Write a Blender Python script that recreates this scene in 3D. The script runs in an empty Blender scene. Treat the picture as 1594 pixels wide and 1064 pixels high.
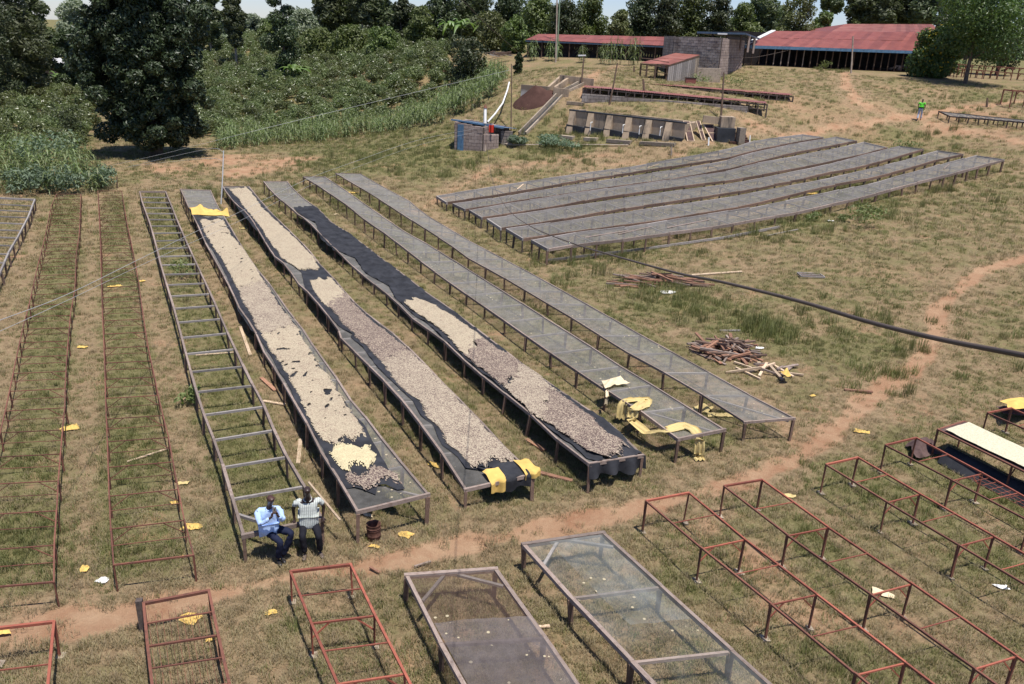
import bpy, bmesh, math, random
import numpy as np
from mathutils import Vector, Matrix
random.seed(7); rng = np.random.default_rng(7)
SC = bpy.context.scene
COL = SC.collection
# ------------------------------------------------------------------ camera
F = 1287.0; CX, CY = 797.0, 532.0; CAMH = 10.4
g = np.array([-154.0, 3428.0, 1287.0]); g /= np.linalg.norm(g)
fw = np.array([0, 0, 1.0]) - g * g[2]; fw /= np.linalg.norm(fw)
rt = np.cross(g, fw)
RW = np.array([rt, fw, -g])                    # camera (right, down, forward) -> world
cam_d = bpy.data.cameras.new('camera'); cam = bpy.data.objects.new('camera', cam_d); COL.objects.link(cam)
m = Matrix.Identity(4)
cols = [RW @ np.array([1, 0, 0.]), RW @ np.array([0, -1., 0]), RW @ np.array([0, 0, -1.])]
for i, c in enumerate(cols):
    for j in range(3): m[j][i] = float(c[j])
m.translation = (0, 0, CAMH)
cam.matrix_world = m
cam_d.sensor_width = 36; cam_d.lens = 36 * F / 1594.0; cam_d.clip_end = 3000; cam_d.clip_start = 0.1
SC.camera = cam
# ------------------------------------------------------------------ light
SUN_DIR = Vector((0.20, -0.235, 1.0)).normalized()      # towards the sun
w = bpy.data.worlds.new("World"); SC.world = w; w.use_nodes = True
nt = w.node_tree; bg = nt.nodes['Background']
sky = nt.nodes.new('ShaderNodeTexSky'); sky.sky_type = 'NISHITA'; sky.sun_disc = False
sky.sun_elevation = math.asin(SUN_DIR.z)
sky.sun_rotation = math.atan2(SUN_DIR.x, SUN_DIR.y)
sky.dust_density = .6; sky.air_density = 1.0; sky.ozone_density = 4.0; sky.altitude = 1500
tint = nt.nodes.new('ShaderNodeMix'); tint.data_type = 'RGBA'; tint.blend_type = 'MULTIPLY'; tint.inputs[0].default_value = 1; tint.inputs[7].default_value = (.97, .96, 1.12, 1)
nt.links.new(sky.outputs[0], tint.inputs[6]); nt.links.new(tint.outputs[2], bg.inputs[0]); bg.inputs[1].default_value = 0.085
sd = bpy.data.lights.new('sun', 'SUN'); sd.energy = 4.6; sd.angle = math.radians(0.5); sd.color = (1, 0.955, 0.89)
so = bpy.data.objects.new('sun', sd); COL.objects.link(so)
so.rotation_euler = SUN_DIR.to_track_quat('Z', 'Y').to_euler(); so.location = (0, 0, 60)
vs = SC.view_settings
vs.view_transform = 'Standard'; vs.look = 'None'; vs.gamma = 1; vs.use_curve_mapping = False; vs.exposure = 0.42
# ------------------------------------------------------------------ projection helpers
C0 = np.array([0, 0, CAMH])
def ray(px, py):
    return RW @ np.array([(px - CX) / F, (py - CY) / F, 1.0])
def at(px, py, z):                             # world point seen at a pixel at camera depth z
    return C0 + ray(px, py) * z
def at_elev(px, py, e):
    r = ray(px, py); return C0 + r * ((e - CAMH) / r[2])
# terrain control points
ctl = []
for a in [(0,1064,0),(400,1064,0),(797,1064,0),(1200,1064,0),(1594,1064,0),(100,700,0),(450,700,0),(900,700,0),(1300,700,0),
          (1594,720,.1),(0,450,0),(250,450,0),(500,450,0),(700,420,0),(852,402,0),(1100,520,.1),(1400,500,.5),(1594,500,.9),
          (680,318,0),(450,285,0),(300,298,0),(0,320,0),(1130,368,1.0),(1330,318,2.0),(1562,258,3.3),(1281,219,3.3),(1000,266,1.6),
          (730,237,1.7),(600,300,.3),(800,262,1.2),(880,207,3.1),(1050,228,3.2),(1430,187,5.0),(1594,235,4.2),(1594,170,6.2),
          (1160,103,8.0),(1300,108,8.0),(1436,112,8.0),(1594,112,8.3),(830,90,7.4),(1050,96,7.6),(905,163,5.1),(1160,172,5.3),
          (1060,128,6.6),(1250,132,6.9),(830,158,5.0),(805,112,6.9),(780,200,3.0),(400,230,0),(700,180,2.2),(560,217,.5),
          (500,150,1.7),(500,100,4.3),(600,60,8.0),(450,70,6.5),(740,80,7.6),(60,150,0),(235,245,0),(200,125,.6),(60,112,1.2),
          (350,82,4.8),(1320,160,6.0)]:
    p = at_elev(*a); ctl.append((p[0], p[1], a[2]))
ctl += [(-160,300,-2),(-60,300,1),(0,330,4),(160,330,5),(0,420,4),(-300,500,0),(300,500,3),(0,-60,0),(-60,0,0),(60,0,0),(70,30,1.5),
        (120,80,7),(-110,90,0),(-60,45,0),(-60,80,0),(150,160,9),(0,700,5),(-400,100,0),(400,100,8)]
ctl = np.array(ctl)
S_ = 50.0
def _U(r2):
    return np.where(r2 > 1e-12, 0.5 * r2 * np.log(np.maximum(r2, 1e-12)), 0)
def _tps_fit():
    P = ctl[:, :2] / S_; n = len(P)
    K = _U(((P[:, None] - P[None]) ** 2).sum(-1)) + 0.004 * np.eye(n)
    Q = np.hstack([np.ones((n, 1)), P])
    A = np.zeros((n + 3, n + 3)); A[:n, :n] = K; A[:n, n:] = Q; A[n:, :n] = Q.T
    return np.linalg.solve(A, np.concatenate([ctl[:, 2], np.zeros(3)]))
TW = _tps_fit()
def _h(n):
    n = n.astype(np.int64); n = (n ^ (n >> 13)) * 1274126177 & 0xffffffff
    n = (n ^ (n >> 15)) * 2246822519 & 0xffffffff
    return ((n ^ (n >> 16)) & 0xffff) / 65535.0
def vnoise(x, y, s=1.0, seed=0):
    x = np.asarray(x, float) / s + 1000; y = np.asarray(y, float) / s + 1000
    xi = np.floor(x).astype(np.int64); yi = np.floor(y).astype(np.int64); fx = x - xi; fy = y - yi
    fx = fx * fx * (3 - 2 * fx); fy = fy * fy * (3 - 2 * fy)
    def hh(a, b): return _h(a * 73856093 + b * 19349663 + seed * 83492791)
    return (hh(xi, yi) * (1 - fx) + hh(xi + 1, yi) * fx) * (1 - fy) + (hh(xi, yi + 1) * (1 - fx) + hh(xi + 1, yi + 1) * fx) * fy
def height(x, y):
    x = np.atleast_1d(np.asarray(x, float)); y = np.atleast_1d(np.asarray(y, float))
    sh = x.shape; xf = x.ravel(); yf = y.ravel(); out = np.empty(len(xf))
    P = ctl[:, :2] / S_
    for k in range(0, len(xf), 20000):
        q = np.stack([xf[k:k+20000], yf[k:k+20000]], 1) / S_
        out[k:k+20000] = _U(((q[:, None] - P[None]) ** 2).sum(-1)) @ TW[:len(P)] + TW[len(P)] + q @ TW[len(P)+1:]
    out = np.clip(out, -3, 14)
    out = out + 0.07 * (vnoise(xf, yf, 3.1, 1) - .5) + 0.03 * (vnoise(xf, yf, .8, 2) - .5)
    return out.reshape(sh)
def hz(x, y): return float(height(x, y)[0])
_TS = 8 * (1.012 ** np.arange(330))
def U(px, py, h=0.0):                          # where the ray through a photo point meets the terrain raised by h
    r = ray(px, py); T = _TS
    P = C0[None] + r[None] * T[:, None]
    d = P[:, 2] - height(P[:, 0], P[:, 1]) - h
    i = np.where(d < 0)[0]
    if len(i) == 0: return C0 + r * 200
    i = max(int(i[0]), 1); a, b = T[i-1], T[i]
    t = a + (b - a) * d[i-1] / (d[i-1] - d[i])
    return C0 + r * t
def proj(P):
    q = np.linalg.inv(RW) @ (np.asarray(P) - C0); return CX + F * q[0] / q[2], CY + F * q[1] / q[2]
def projv(P):
    q = (P - C0) @ RW; return np.stack([CX + F * q[:, 0] / q[:, 2], CY + F * q[:, 1] / q[:, 2]], 1)
# crop frames used when reading points off the photograph
def crop(sc, ox, oy): return lambda x, y: (x / sc + ox, y / sc + oy)
cA = crop(2.955, 0, 280); cB = crop(2.955, 0, 600); c3 = crop(3.94, 300, 270); c4 = crop(3.188, 380, 520); c5 = crop(3.795, 840, 540)
cS = crop(3.391, 660, 200); cT = crop(3.227, 1100, 190); cR = crop(2.51, 980, 640); cF = crop(2.415, 0, 840); cG = crop(2.657, 600, 800)
cM = crop(4.19, 680, 30); cN = crop(4.8375, 980, 20); cO = crop(4.092, 1280, 0); cP = crop(4.428, 340, 730); cQ = crop(5.319, 1340, 600)
cW = crop(3.32, 920, 380)
# ------------------------------------------------------------------ material helpers
def lin(c): return tuple(((v / 12.92) if v <= .04045 else ((v + .055) / 1.055) ** 2.4) for v in c)
class NB:
    def __init__(s, name):
        s.m = bpy.data.materials.new(name); s.m.use_nodes = True; s.t = s.m.node_tree
        s.b = s.t.nodes['Principled BSDF']; s.o = s.t.nodes['Material Output']
    def n(s, ty, **k):
        x = s.t.nodes.new(ty)
        for a, v in k.items():
            if a.startswith('i_'):
                key = a[2:]
                key = int(key) if key.isdigit() else key.replace('_', ' ')
                x.inputs[key].default_value = v
            else: setattr(x, a, v)
        return x
    def l(s, a, b): s.t.links.new(a, b)
    def noise(s, vec, scale, detail=4, rough=.6, dist=0.0):
        x = s.n('ShaderNodeTexNoise'); x.inputs['Scale'].default_value = scale; x.inputs['Detail'].default_value = detail
        x.inputs['Roughness'].default_value = rough; x.inputs['Distortion'].default_value = dist
        if vec is not None: s.l(vec, x.inputs['Vector'])
        return x.outputs['Fac']
    def ramp(s, fac, stops, interp='LINEAR'):
        r = s.n('ShaderNodeValToRGB'); e = r.color_ramp.elements; r.color_ramp.interpolation = interp
        while len(e) > 1: e.remove(e[-1])
        e[0].position = stops[0][0]; e[0].color = (*stops[0][1], 1)
        for p, c in stops[1:]:
            q = e.new(p); q.color = (*c, 1)
        s.l(fac, r.inputs[0]); return r.outputs[0]
    def mr(s, v, a, b, c=0., d=1.):
        x = s.n('ShaderNodeMapRange'); s.l(v, x.inputs[0])
        for i, q in enumerate((a, b, c, d)): x.inputs[i + 1].default_value = q
        return x.outputs[0]
    def mix(s, f, a, b, mode='MIX'):
        x = s.n('ShaderNodeMix', data_type='RGBA', blend_type=mode)
        if isinstance(f, float): x.inputs[0].default_value = f
        else: s.l(f, x.inputs[0])
        for k, v in ((6, a), (7, b)):
            if isinstance(v, tuple): x.inputs[k].default_value = (*v, 1)
            else: s.l(v, x.inputs[k])
        return x.outputs[2]
    def math(s, op, a, b=None):
        x = s.n('ShaderNodeMath', operation=op)
        for k, v in ((0, a), (1, b)):
            if v is None: continue
            if isinstance(v, (int, float)): x.inputs[k].default_value = v
            else: s.l(v, x.inputs[k])
        return x.outputs[0]
    def bump(s, hgt, st=.5, dist=.02):
        b = s.n('ShaderNodeBump'); b.inputs['Strength'].default_value = st; b.inputs['Distance'].default_value = dist
        s.l(hgt, b.inputs['Height']); s.l(b.outputs[0], s.b.inputs['Normal']); return b
    def pos(s): return s.n('ShaderNodeNewGeometry').outputs['Position']
    def obj(s): return s.n('ShaderNodeTexCoord').outputs['Object']
    def rnd(s): return s.n('ShaderNodeObjectInfo').outputs['Random']
    def mapping(s, v, sc):
        x = s.n('ShaderNodeMapping'); x.inputs['Scale'].default_value = sc; s.l(v, x.inputs[0]); return x.outputs[0]
    def addv(s, a, b):
        x = s.n('ShaderNodeVectorMath', operation='ADD'); s.l(a, x.inputs[0]); s.l(b, x.inputs[1]); return x.outputs[0]
def wood(name, c1, c2, c3_=None, rough=.85, soil=None):
    s = NB(name); o = s.obj(); r = s.rnd()
    sc = s.n('ShaderNodeVectorMath', operation='SCALE'); s.l(o, sc.inputs[0]); sc.inputs[3].default_value = 1
    cx = s.n('ShaderNodeCombineXYZ'); s.l(s.math('MULTIPLY', r, 37.0), cx.inputs[0]); s.l(s.math('MULTIPLY', r, 91.0), cx.inputs[2])
    v = s.addv(s.mapping(o, (3.0, 3.0, 5.0)), cx.outputs[0])
    n1 = s.noise(v, 2.2, 5, .65, .4)
    n2 = s.noise(s.addv(s.mapping(s.pos(), (4, 4, 4)), cx.outputs[0]), 2.0, 3, .7)
    col = s.mix(s.mr(n1, .35, .65), c1, c2)
    col = s.mix(s.mr(n2, .5, .75, 0, .7), col, c3_ or c2)
    hv = s.n('ShaderNodeHueSaturation'); s.l(col, hv.inputs['Color']); s.l(s.mr(r, 0, 1, .7, 1.3), hv.inputs['Value'])
    s.l(hv.outputs[0], s.b.inputs['Base Color']); s.b.inputs['Roughness'].default_value = rough
    s.bump(n1, .6, .01); return s.m
M = {}
M['wood'] = wood('weathered_wood', (.20,.145,.115), (.30,.24,.205), (.115,.07,.05))
M['wood_grey'] = wood('grey_wood', (.22,.195,.175), (.33,.30,.28), (.12,.10,.09))
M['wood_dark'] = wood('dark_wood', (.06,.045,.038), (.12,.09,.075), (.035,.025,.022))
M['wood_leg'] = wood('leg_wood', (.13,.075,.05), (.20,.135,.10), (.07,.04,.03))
M['wood_red'] = wood('reddish_wood', (.25,.105,.06), (.34,.20,.13), (.13,.055,.035))
M['wood_pale'] = wood('pale_wood', (.48,.34,.22), (.60,.47,.33), (.30,.20,.13))
M['rust_and_shade'] = wood('rusty_or_shaded_steel', (.125,.048,.032), (.21,.08,.048), (.06,.03,.024), .8)
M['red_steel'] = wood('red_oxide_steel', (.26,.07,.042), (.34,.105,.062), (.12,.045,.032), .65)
M['concrete'] = wood('old_concrete', (.30,.24,.18), (.38,.31,.235), (.05,.045,.045))
def plain(name, c, rough=.8, var=.25, sc=3.0, bump=.0):
    s = NB(name); n = s.noise(s.pos(), sc, 5, .65)
    col = s.mix(s.mr(n, .3, .7), tuple(v * (1 - var) for v in c), tuple(min(1, v * (1 + var)) for v in c))
    s.l(col, s.b.inputs['Base Color']); s.b.inputs['Roughness'].default_value = rough; s.b.inputs['Specular IOR Level'].default_value = .5 if rough < .7 else .12
    if bump: s.bump(s.noise(s.pos(), sc * 3, 5, .7), bump, .02 if rough > .76 else .05)
    return s.m
M['black_cloth'] = plain('black_shade_cloth', (.034,.035,.040), .78, .45, 2.0, .6)
M['yellow_cloth'] = plain('yellow_cloth', (.66,.44,.13), .85, .15, 3, .3)
M['mustard_cloth'] = plain('pale_mustard_cloth', (.56,.44,.20), .8, .12, 5, .5)
M['cream_cloth'] = plain('cream_cloth', (.72,.58,.38), .8, .1, 5, .5)
M['white'] = plain('white_scrap', (.75,.74,.72), .7, .1)
M['blue_paint'] = plain('blue_paint', (.085,.17,.27), .6, .35)
M['blue_dark'] = plain('dark_blue_trim', (.045,.075,.12), .6, .3)
M['white_paint'] = plain('white_paint', (.72,.71,.68), .6, .1)
M['dark_board'] = plain('tarred_board', (.035,.030,.030), .9, .5, 2)
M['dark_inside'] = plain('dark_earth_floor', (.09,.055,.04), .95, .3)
M['black_band'] = plain('black_bitumen_paint', (.028,.03,.035), .6, .7, 1.2)
M['red_soil'] = plain('red_soil', (.075,.04,.032), .95, .25, 2, .6)
M['drum'] = plain('rusty_drum', (.12,.06,.045), .8, .5, 8, .3)
M['brown_net'] = plain('brown_netting', (.10,.065,.06), .85, .4, 4, .5)
M['cable'] = plain('black_cable', (.09,.065,.05), .6, .2)
M['wire'] = plain('galvanised_wire', (.42,.42,.41), .5, .1)
M['skin'] = plain('dark_skin', (.065,.030,.021), .45, .1)
M['skin2'] = plain('darkest_skin', (.038,.022,.018), .4, .1)
M['hair'] = plain('black_hair', (.012,.010,.009), .9, .1)
M['navy'] = plain('navy_trousers', (.016,.020,.042), .85, .2, 6, .3)
M['charcoal'] = plain('charcoal_trousers', (.016,.016,.021), .85, .2, 6, .3)
M['pale_blue'] = plain('pale_blue_shirt', (.42,.56,.82), .8, .06, 9, .3)
M['shoe'] = plain('black_shoe', (.02,.018,.018), .35, .1)
M['shoe_brown'] = plain('brown_shoe', (.11,.08,.065), .5, .1)
M['phone'] = plain('grey_phone_case', (.20,.18,.16), .4, .05)
M['lime'] = plain('lime_green_shirt', (.14,.62,.06), .75, .05)
M['jeans'] = plain('washed_jeans', (.42,.46,.55), .85, .1)
M['red_cloth'] = plain('red_cloth', (.62,.05,.03), .8, .1)
def striped():
    s = NB('striped_shirt'); o = s.obj(); sx = s.n('ShaderNodeSeparateXYZ'); s.l(o, sx.inputs[0])
    fr = s.math('FRACT', s.math('MULTIPLY', sx.outputs[0], 27.0)); st = s.math('LESS_THAN', fr, .34)
    fr2 = s.math('FRACT', s.math('MULTIPLY', sx.outputs[2], 15.0)); st2 = s.math('MULTIPLY', s.math('LESS_THAN', fr2, .22), .5)
    c = s.mix(st, (.60,.62,.57), (.27,.30,.27)); c = s.mix(st2, c, (.35,.37,.34))
    s.l(c, s.b.inputs['Base Color']); s.b.inputs['Roughness'].default_value = .85; s.bump(s.noise(o, 14), .4, .02); return s.m
M['striped'] = striped()
def coffee(name, light, dark, frac):
    s = NB(name); p = s.pos()
    v = s.n('ShaderNodeTexVoronoi'); v.inputs['Scale'].default_value = 48; s.l(p, v.inputs['Vector'])
    sep = s.n('ShaderNodeSeparateColor'); s.l(v.outputs['Color'], sep.inputs[0])
    big = s.noise(p, 1.3, 4, .7)
    thr = s.math('ADD', sep.outputs[0], s.mr(big, .3, .7, -.14, .14))
    f = s.mr(thr, frac - .12, frac + .12)
    lt = s.mix(sep.outputs[1], tuple(c * .78 for c in light), tuple(min(.9, c * 1.15) for c in light))
    dk = s.mix(sep.outputs[2], tuple(c * .6 for c in dark), tuple(c * 1.5 for c in dark))
    s.l(s.mix(f, lt, dk), s.b.inputs['Base Color']); s.b.inputs['Roughness'].default_value = .8
    s.bump(s.math('ADD', v.outputs['Distance'], s.noise(p, 9, 4, .7)), .5, .02); return s.m
M['cf_light'] = coffee('cream_parchment_coffee', (.44,.365,.25), (.22,.15,.11), .80)
M['cf_yellow'] = coffee('yellow_parchment_coffee', (.58,.49,.29), (.35,.28,.16), .99)
M['cf_mid'] = coffee('drying_parchment_coffee', (.43,.355,.255), (.14,.095,.075), .62)
M['cf_brown'] = coffee('brown_speckled_coffee', (.40,.32,.235), (.10,.065,.055), .42)
M['cf_cream'] = coffee('even_cream_coffee', (.60,.55,.39), (.5,.42,.25), 1.1)
def net(name, c, lo, hi, deb=.0, dark=None, thin=0.0):
    s = NB(name); p = s.pos(); lw = s.n('ShaderNodeLayerWeight'); lw.inputs[0].default_value = .5
    n = s.noise(p, .7, 4, .6); n2 = s.noise(p, 5, 5, .7)
    a = s.mr(lw.outputs['Facing'], .3, .85, lo, hi); a = s.math('ADD', a, s.mr(n, .3, .7, -.14, .14))
    col = s.mix(s.mr(n2, .3, .7), tuple(v * .75 for v in c), tuple(v * 1.25 for v in c))
    v = s.n('ShaderNodeTexVoronoi'); v.inputs['Scale'].default_value = 4.5; s.l(p, v.inputs['Vector'])
    spk = s.math('MULTIPLY', s.math('LESS_THAN', v.outputs['Distance'], .14), s.math('GREATER_THAN', s.noise(p, 1.1, 3), .56 - deb))
    col = s.mix(spk, col, (.42,.36,.24)); a = s.math('MAXIMUM', a, spk); a.node.use_clamp = True
    s.l(col, s.b.inputs['Base Color']); s.b.inputs['Roughness'].default_value = .9; s.b.inputs['Specular IOR Level'].default_value = .15
    tr = s.n('ShaderNodeBsdfTransparent'); mx = s.n('ShaderNodeMixShader')
    s.l(a, mx.inputs[0]); s.l(tr.outputs[0], mx.inputs[1]); s.l(s.b.outputs[0], mx.inputs[2]); s.l(mx.outputs[0], s.o.inputs[0])
    return s.m
M['net'] = net('wire_net', (.21,.20,.185), .26, .70)
M['net_far'] = net('old_grey_net', (.185,.175,.165), .28, .66)
M['net_brown'] = net('brown_wire_net', (.13,.085,.065), .30, .8)
M['net_pale'] = net('pale_nylon_net', (.25,.265,.255), .10, .62)
M['net_smoke'] = net('smoky_nylon_net', (.17,.15,.15), .42, .85, .1)
def block(name, c1, c2, c3_):
    s = NB(name); g_ = s.n('ShaderNodeNewGeometry'); r = g_.outputs['Random Per Island']
    n = s.noise(g_.outputs['Position'], .9, 4, .6)
    col = s.mix(r, c1, c2); col = s.mix(s.mr(n, .45, .72), col, c3_)
    s.l(col, s.b.inputs['Base Color']); s.b.inputs['Roughness'].default_value = .95
    s.bump(s.noise(g_.outputs['Position'], 12, 4), .5, .02); return s.m
M['block'] = block('quarry_stone_blocks', (.24,.205,.18), (.37,.32,.285), (.17,.13,.11))
M['block_pink'] = block('pinkish_stone_blocks', (.28,.215,.185), (.38,.30,.26), (.20,.145,.125))
M['mortar'] = plain('mortar', (.10,.085,.075), .95, .15)
def roofmat(name, c, c2, pale):
    s = NB(name); p = s.pos(); r = s.rnd(); n = s.noise(p, .7, 5, .7); n2 = s.noise(s.mapping(s.obj(), (1, 6, .4)), 1.5, 4, .7)
    col = s.mix(s.mr(n, .35, .65), c, c2); col = s.mix(s.mr(n2, .60, .8, 0, .55), col, pale)
    hv = s.n('ShaderNodeHueSaturation'); s.l(col, hv.inputs['Color']); s.l(s.mr(r, 0, 1, .82, 1.15), hv.inputs['Value'])
    s.l(hv.outputs[0], s.b.inputs['Base Color']); s.b.inputs['Roughness'].default_value = .5; return s.m
M['roof_red'] = roofmat('red_painted_iron', (.205,.06,.045), (.27,.09,.066), (.32,.18,.14))
M['roof_faded'] = roofmat('faded_red_iron', (.235,.075,.055), (.30,.13,.10), (.52,.40,.36))
M['roof_blue'] = roofmat('blue_iron', (.09,.15,.23), (.12,.19,.28), (.20,.15,.13))
M['roof_grey'] = roofmat('grey_iron', (.42,.42,.43), (.52,.52,.52), (.35,.28,.24))
def leaf(name, c1, c2, gloss=.4, tr=.25, spec=.5):
    s = NB(name); g_ = s.n('ShaderNodeNewGeometry'); r = g_.outputs['Random Per Island']
    n = s.noise(g_.outputs['Position'], .55, 3, .6); o = s.rnd()
    col = s.mix(s.math('MULTIPLY', s.math('ADD', r, s.mr(n, .3, .7)), .5), c1, c2)
    hv = s.n('ShaderNodeHueSaturation'); s.l(col, hv.inputs['Color']); s.l(s.mr(o, 0, 1, .8, 1.2), hv.inputs['Value']); s.l(s.mr(o, 0, 1, .485, .515), hv.inputs['Hue'])
    s.l(hv.outputs[0], s.b.inputs['Base Color']); s.b.inputs['Roughness'].default_value = gloss; s.b.inputs['Specular IOR Level'].default_value = spec
    t = s.n('ShaderNodeBsdfTranslucent'); s.l(s.mix(1.0, hv.outputs[0], (1.0,1.25,.6), 'MULTIPLY'), t.inputs[0])
    mx = s.n('ShaderNodeMixShader'); mx.inputs[0].default_value = tr
    s.l(s.b.outputs[0], mx.inputs[1]); s.l(t.outputs[0], mx.inputs[2]); s.l(mx.outputs[0], s.o.inputs[0]); return s.m
M['lf_dark'] = leaf('dark_glossy_leaves', (0.027,0.042,0.016), (0.084,0.104,0.041), .45, .15, .4)
M['lf_big'] = leaf('deep_green_leaves', (.017,.028,.012), (.058,.078,.034), .42, .12, .4)
M['lf_euc'] = leaf('eucalyptus_leaves', (0.058,0.077,0.032), (0.137,0.156,0.070), .5)
M['lf_silver'] = leaf('silvery_leaves', (0.165,0.198,0.125), (0.330,0.363,0.250), .5)
M['lf_mid'] = leaf('mid_green_leaves', (0.063,0.091,0.024), (0.161,0.195,0.055), .5)
M['lf_olive'] = leaf('olive_green_leaves', (0.083,0.099,0.032), (0.154,0.165,0.054), .5)
M['lf_bright'] = leaf('bright_green_leaves', (.04,.078,.018), (.125,.18,.045), .45)
M['lf_coffee'] = leaf('coffee_leaves', (0.065,0.088,0.030), (0.208,0.234,0.090), .33, .25, .6)
M['lf_maize'] = leaf('maize_leaves', (.12,.16,.06), (.25,.29,.13), .5, .35)
M['lf_banana'] = leaf('banana_leaves', (.12,.19,.05), (.22,.30,.10), .4, .4)
M['lf_sage'] = leaf('sage_green_leaves', (.10,.15,.09), (.20,.26,.16), .6)
M['lf_flower'] = leaf('yellow_blossom', (.55,.38,.03), (.75,.55,.05), .6, .2)
M['gr_green'] = leaf('green_grass_blades', (.145,.15,.052), (.25,.24,.095), .6, .3)
M['gr_dry'] = leaf('dry_grass_blades', (.235,.18,.10), (.375,.30,.18), .7, .3)
M['weed'] = leaf('weed_leaves', (0.120,0.155,0.050), (0.216,0.241,0.090), .6, .3)
M['bark'] = plain('grey_brown_bark', (.14,.105,.08), .95, .4, 4, .6)
M['bark_pale'] = plain('pale_bark', (.30,.26,.21), .9, .3, 3, .4)
M['pole'] = plain('grey_timber_pole', (.26,.21,.17), .9, .3, 3, .3)
M['pole_dark'] = plain('dark_timber_pole', (.11,.075,.055), .9, .3, 3, .3)
# ------------------------------------------------------------------ object helpers
LABELS = set()
def tag(o, label=None, cat=None, group=None, kind=None):
    if label: o['label'] = label
    if cat: o['category'] = cat
    if group: o['group'] = group
    if kind: o['kind'] = kind
    return o
def thing(name, loc, label, cat, group=None):
    o = bpy.data.objects.new(name, None); COL.objects.link(o); o.location = tuple(float(v) for v in loc)
    o.empty_display_size = .2
    return tag(o, label, cat, group)
def mesh_np(name, V, Fc, mat, smooth=False):
    me = bpy.data.meshes.new(name); V = np.asarray(V, np.float32); 
    me.vertices.add(len(V)); me.vertices.foreach_set('co', V.ravel())
    Fc = np.asarray(Fc, np.int32); k = Fc.shape[1]
    me.loops.add(Fc.size); me.loops.foreach_set('vertex_index', Fc.ravel())
    me.polygons.add(len(Fc)); me.polygons.foreach_set('loop_start', np.arange(0, Fc.size, k, dtype=np.int32))
    me.polygons.foreach_set('loop_total', np.full(len(Fc), k, np.int32))
    me.polygons.foreach_set('use_smooth', np.full(len(Fc), bool(smooth)))
    me.update(calc_edges=True); 
    if mat: me.materials.append(M[mat] if isinstance(mat, str) else mat)
    return me
def ob(name, me, parent=None, loc=(0, 0, 0)):
    o = bpy.data.objects.new(name, me); COL.objects.link(o); o.location = tuple(float(v) for v in loc)
    if parent is not None: o.parent = parent
    return o
def pob(name, V, Fc, mat, parent=None, smooth=False):  # world-space vertices; origin set at parent's or own base
    V = np.asarray(V, float)
    org = np.array(parent.location) if parent is not None else np.array([V[:, 0].mean(), V[:, 1].mean(), V[:, 2].min()])
    if parent is not None and parent.parent is not None: org = org + np.array(parent.parent.location)
    me = mesh_np(name, V - org, Fc, mat, smooth)
    return ob(name, me, parent, (0, 0, 0) if parent is not None else org)
CUBE_F = [(0,3,2,1),(4,5,6,7),(0,1,5,4),(1,2,6,5),(2,3,7,6),(3,0,4,7)]
_bars = {}
def barmesh(mat, kind='bar'):
    k = (mat, kind)
    if k not in _bars:
        t = {'bar': .5, 'leg': .42}[kind]
        V = [(-t,-t,0),(t,-t,0),(t,t,0),(-t,t,0),(-.5,-.5,1),(.5,-.5,1),(.5,.5,1),(-.5,.5,1)]
        _bars[k] = mesh_np(kind + '_' + mat, V, CUBE_F, mat)
    return _bars[k]
def bar(name, p0, p1, wd, th, mat, parent, up=(0, 0, 1), kind='bar'):
    """box from p0 to p1; wd across, th along 'up'"""
    p0 = Vector([float(v) for v in p0]); p1 = Vector([float(v) for v in p1]); d = p1 - p0; L = d.length
    zax = d / L; upv = Vector(up)
    if abs(zax.dot(upv)) > .95: upv = Vector((1, 0.2, 0)).normalized()
    x = upv.cross(zax).normalized(); y = zax.cross(x)
    mt = Matrix(((x.x, y.x, zax.x), (x.y, y.y, zax.y), (x.z, y.z, zax.z)))
    o = bpy.data.objects.new(name, barmesh(mat, kind)); COL.objects.link(o)
    o.rotation_mode = 'QUATERNION'; o.rotation_quaternion = mt.to_quaternion(); o.scale = (wd, th, L)
    if parent is not None:
        org = parent.location.copy()
        if parent.parent is not None: org += parent.parent.location
        o.parent = parent; o.location = p0 - org
    else: o.location = p0
    return o
def boxes(lst):
    """joined boxes: each (p0, p1, wd, th) -> V, F"""
    V = []; Fc = []
    for p0, p1, wd, th in lst:
        p0 = np.array(p0, float); p1 = np.array(p1, float); d = p1 - p0; z = d / np.linalg.norm(d)
        up = np.array([0, 0, 1.]) if abs(z[2]) < .95 else np.array([1, .2, 0]); x = np.cross(up, z); x /= np.linalg.norm(x); y = np.cross(z, x)
        b = len(V)
        for q in (p0, p1):
            for a, c in ((-.5,-.5),(.5,-.5),(.5,.5),(-.5,.5)): V.append(q + x * a * wd + y * c * th)
        Fc += [tuple(i + b for i in f) for f in CUBE_F]
    return np.array(V), Fc
def tube(name, pts, r, mat, parent=None, seg=7, r1=None):
    pts = np.array(pts, float); n = len(pts); V = []; 
    for i in range(n):
        d = pts[min(i+1, n-1)] - pts[max(i-1, 0)]; d = d / np.linalg.norm(d)
        a = np.cross(d, [0, 0, 1.]) if abs(d[2]) < .9 else np.cross(d, [1., 0, 0]); a /= np.linalg.norm(a); b = np.cross(d, a)
        rr = r if r1 is None else r + (r1 - r) * i / (n - 1)
        for k in range(seg): t = 2 * math.pi * k / seg; V.append(pts[i] + rr * (a * math.cos(t) + b * math.sin(t)))
    Fc = [(i*seg+k, i*seg+(k+1) % seg, (i+1)*seg+(k+1) % seg, (i+1)*seg+k) for i in range(n-1) for k in range(seg)]
    o = pob(name, V, Fc, mat, parent, True); return o
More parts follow.
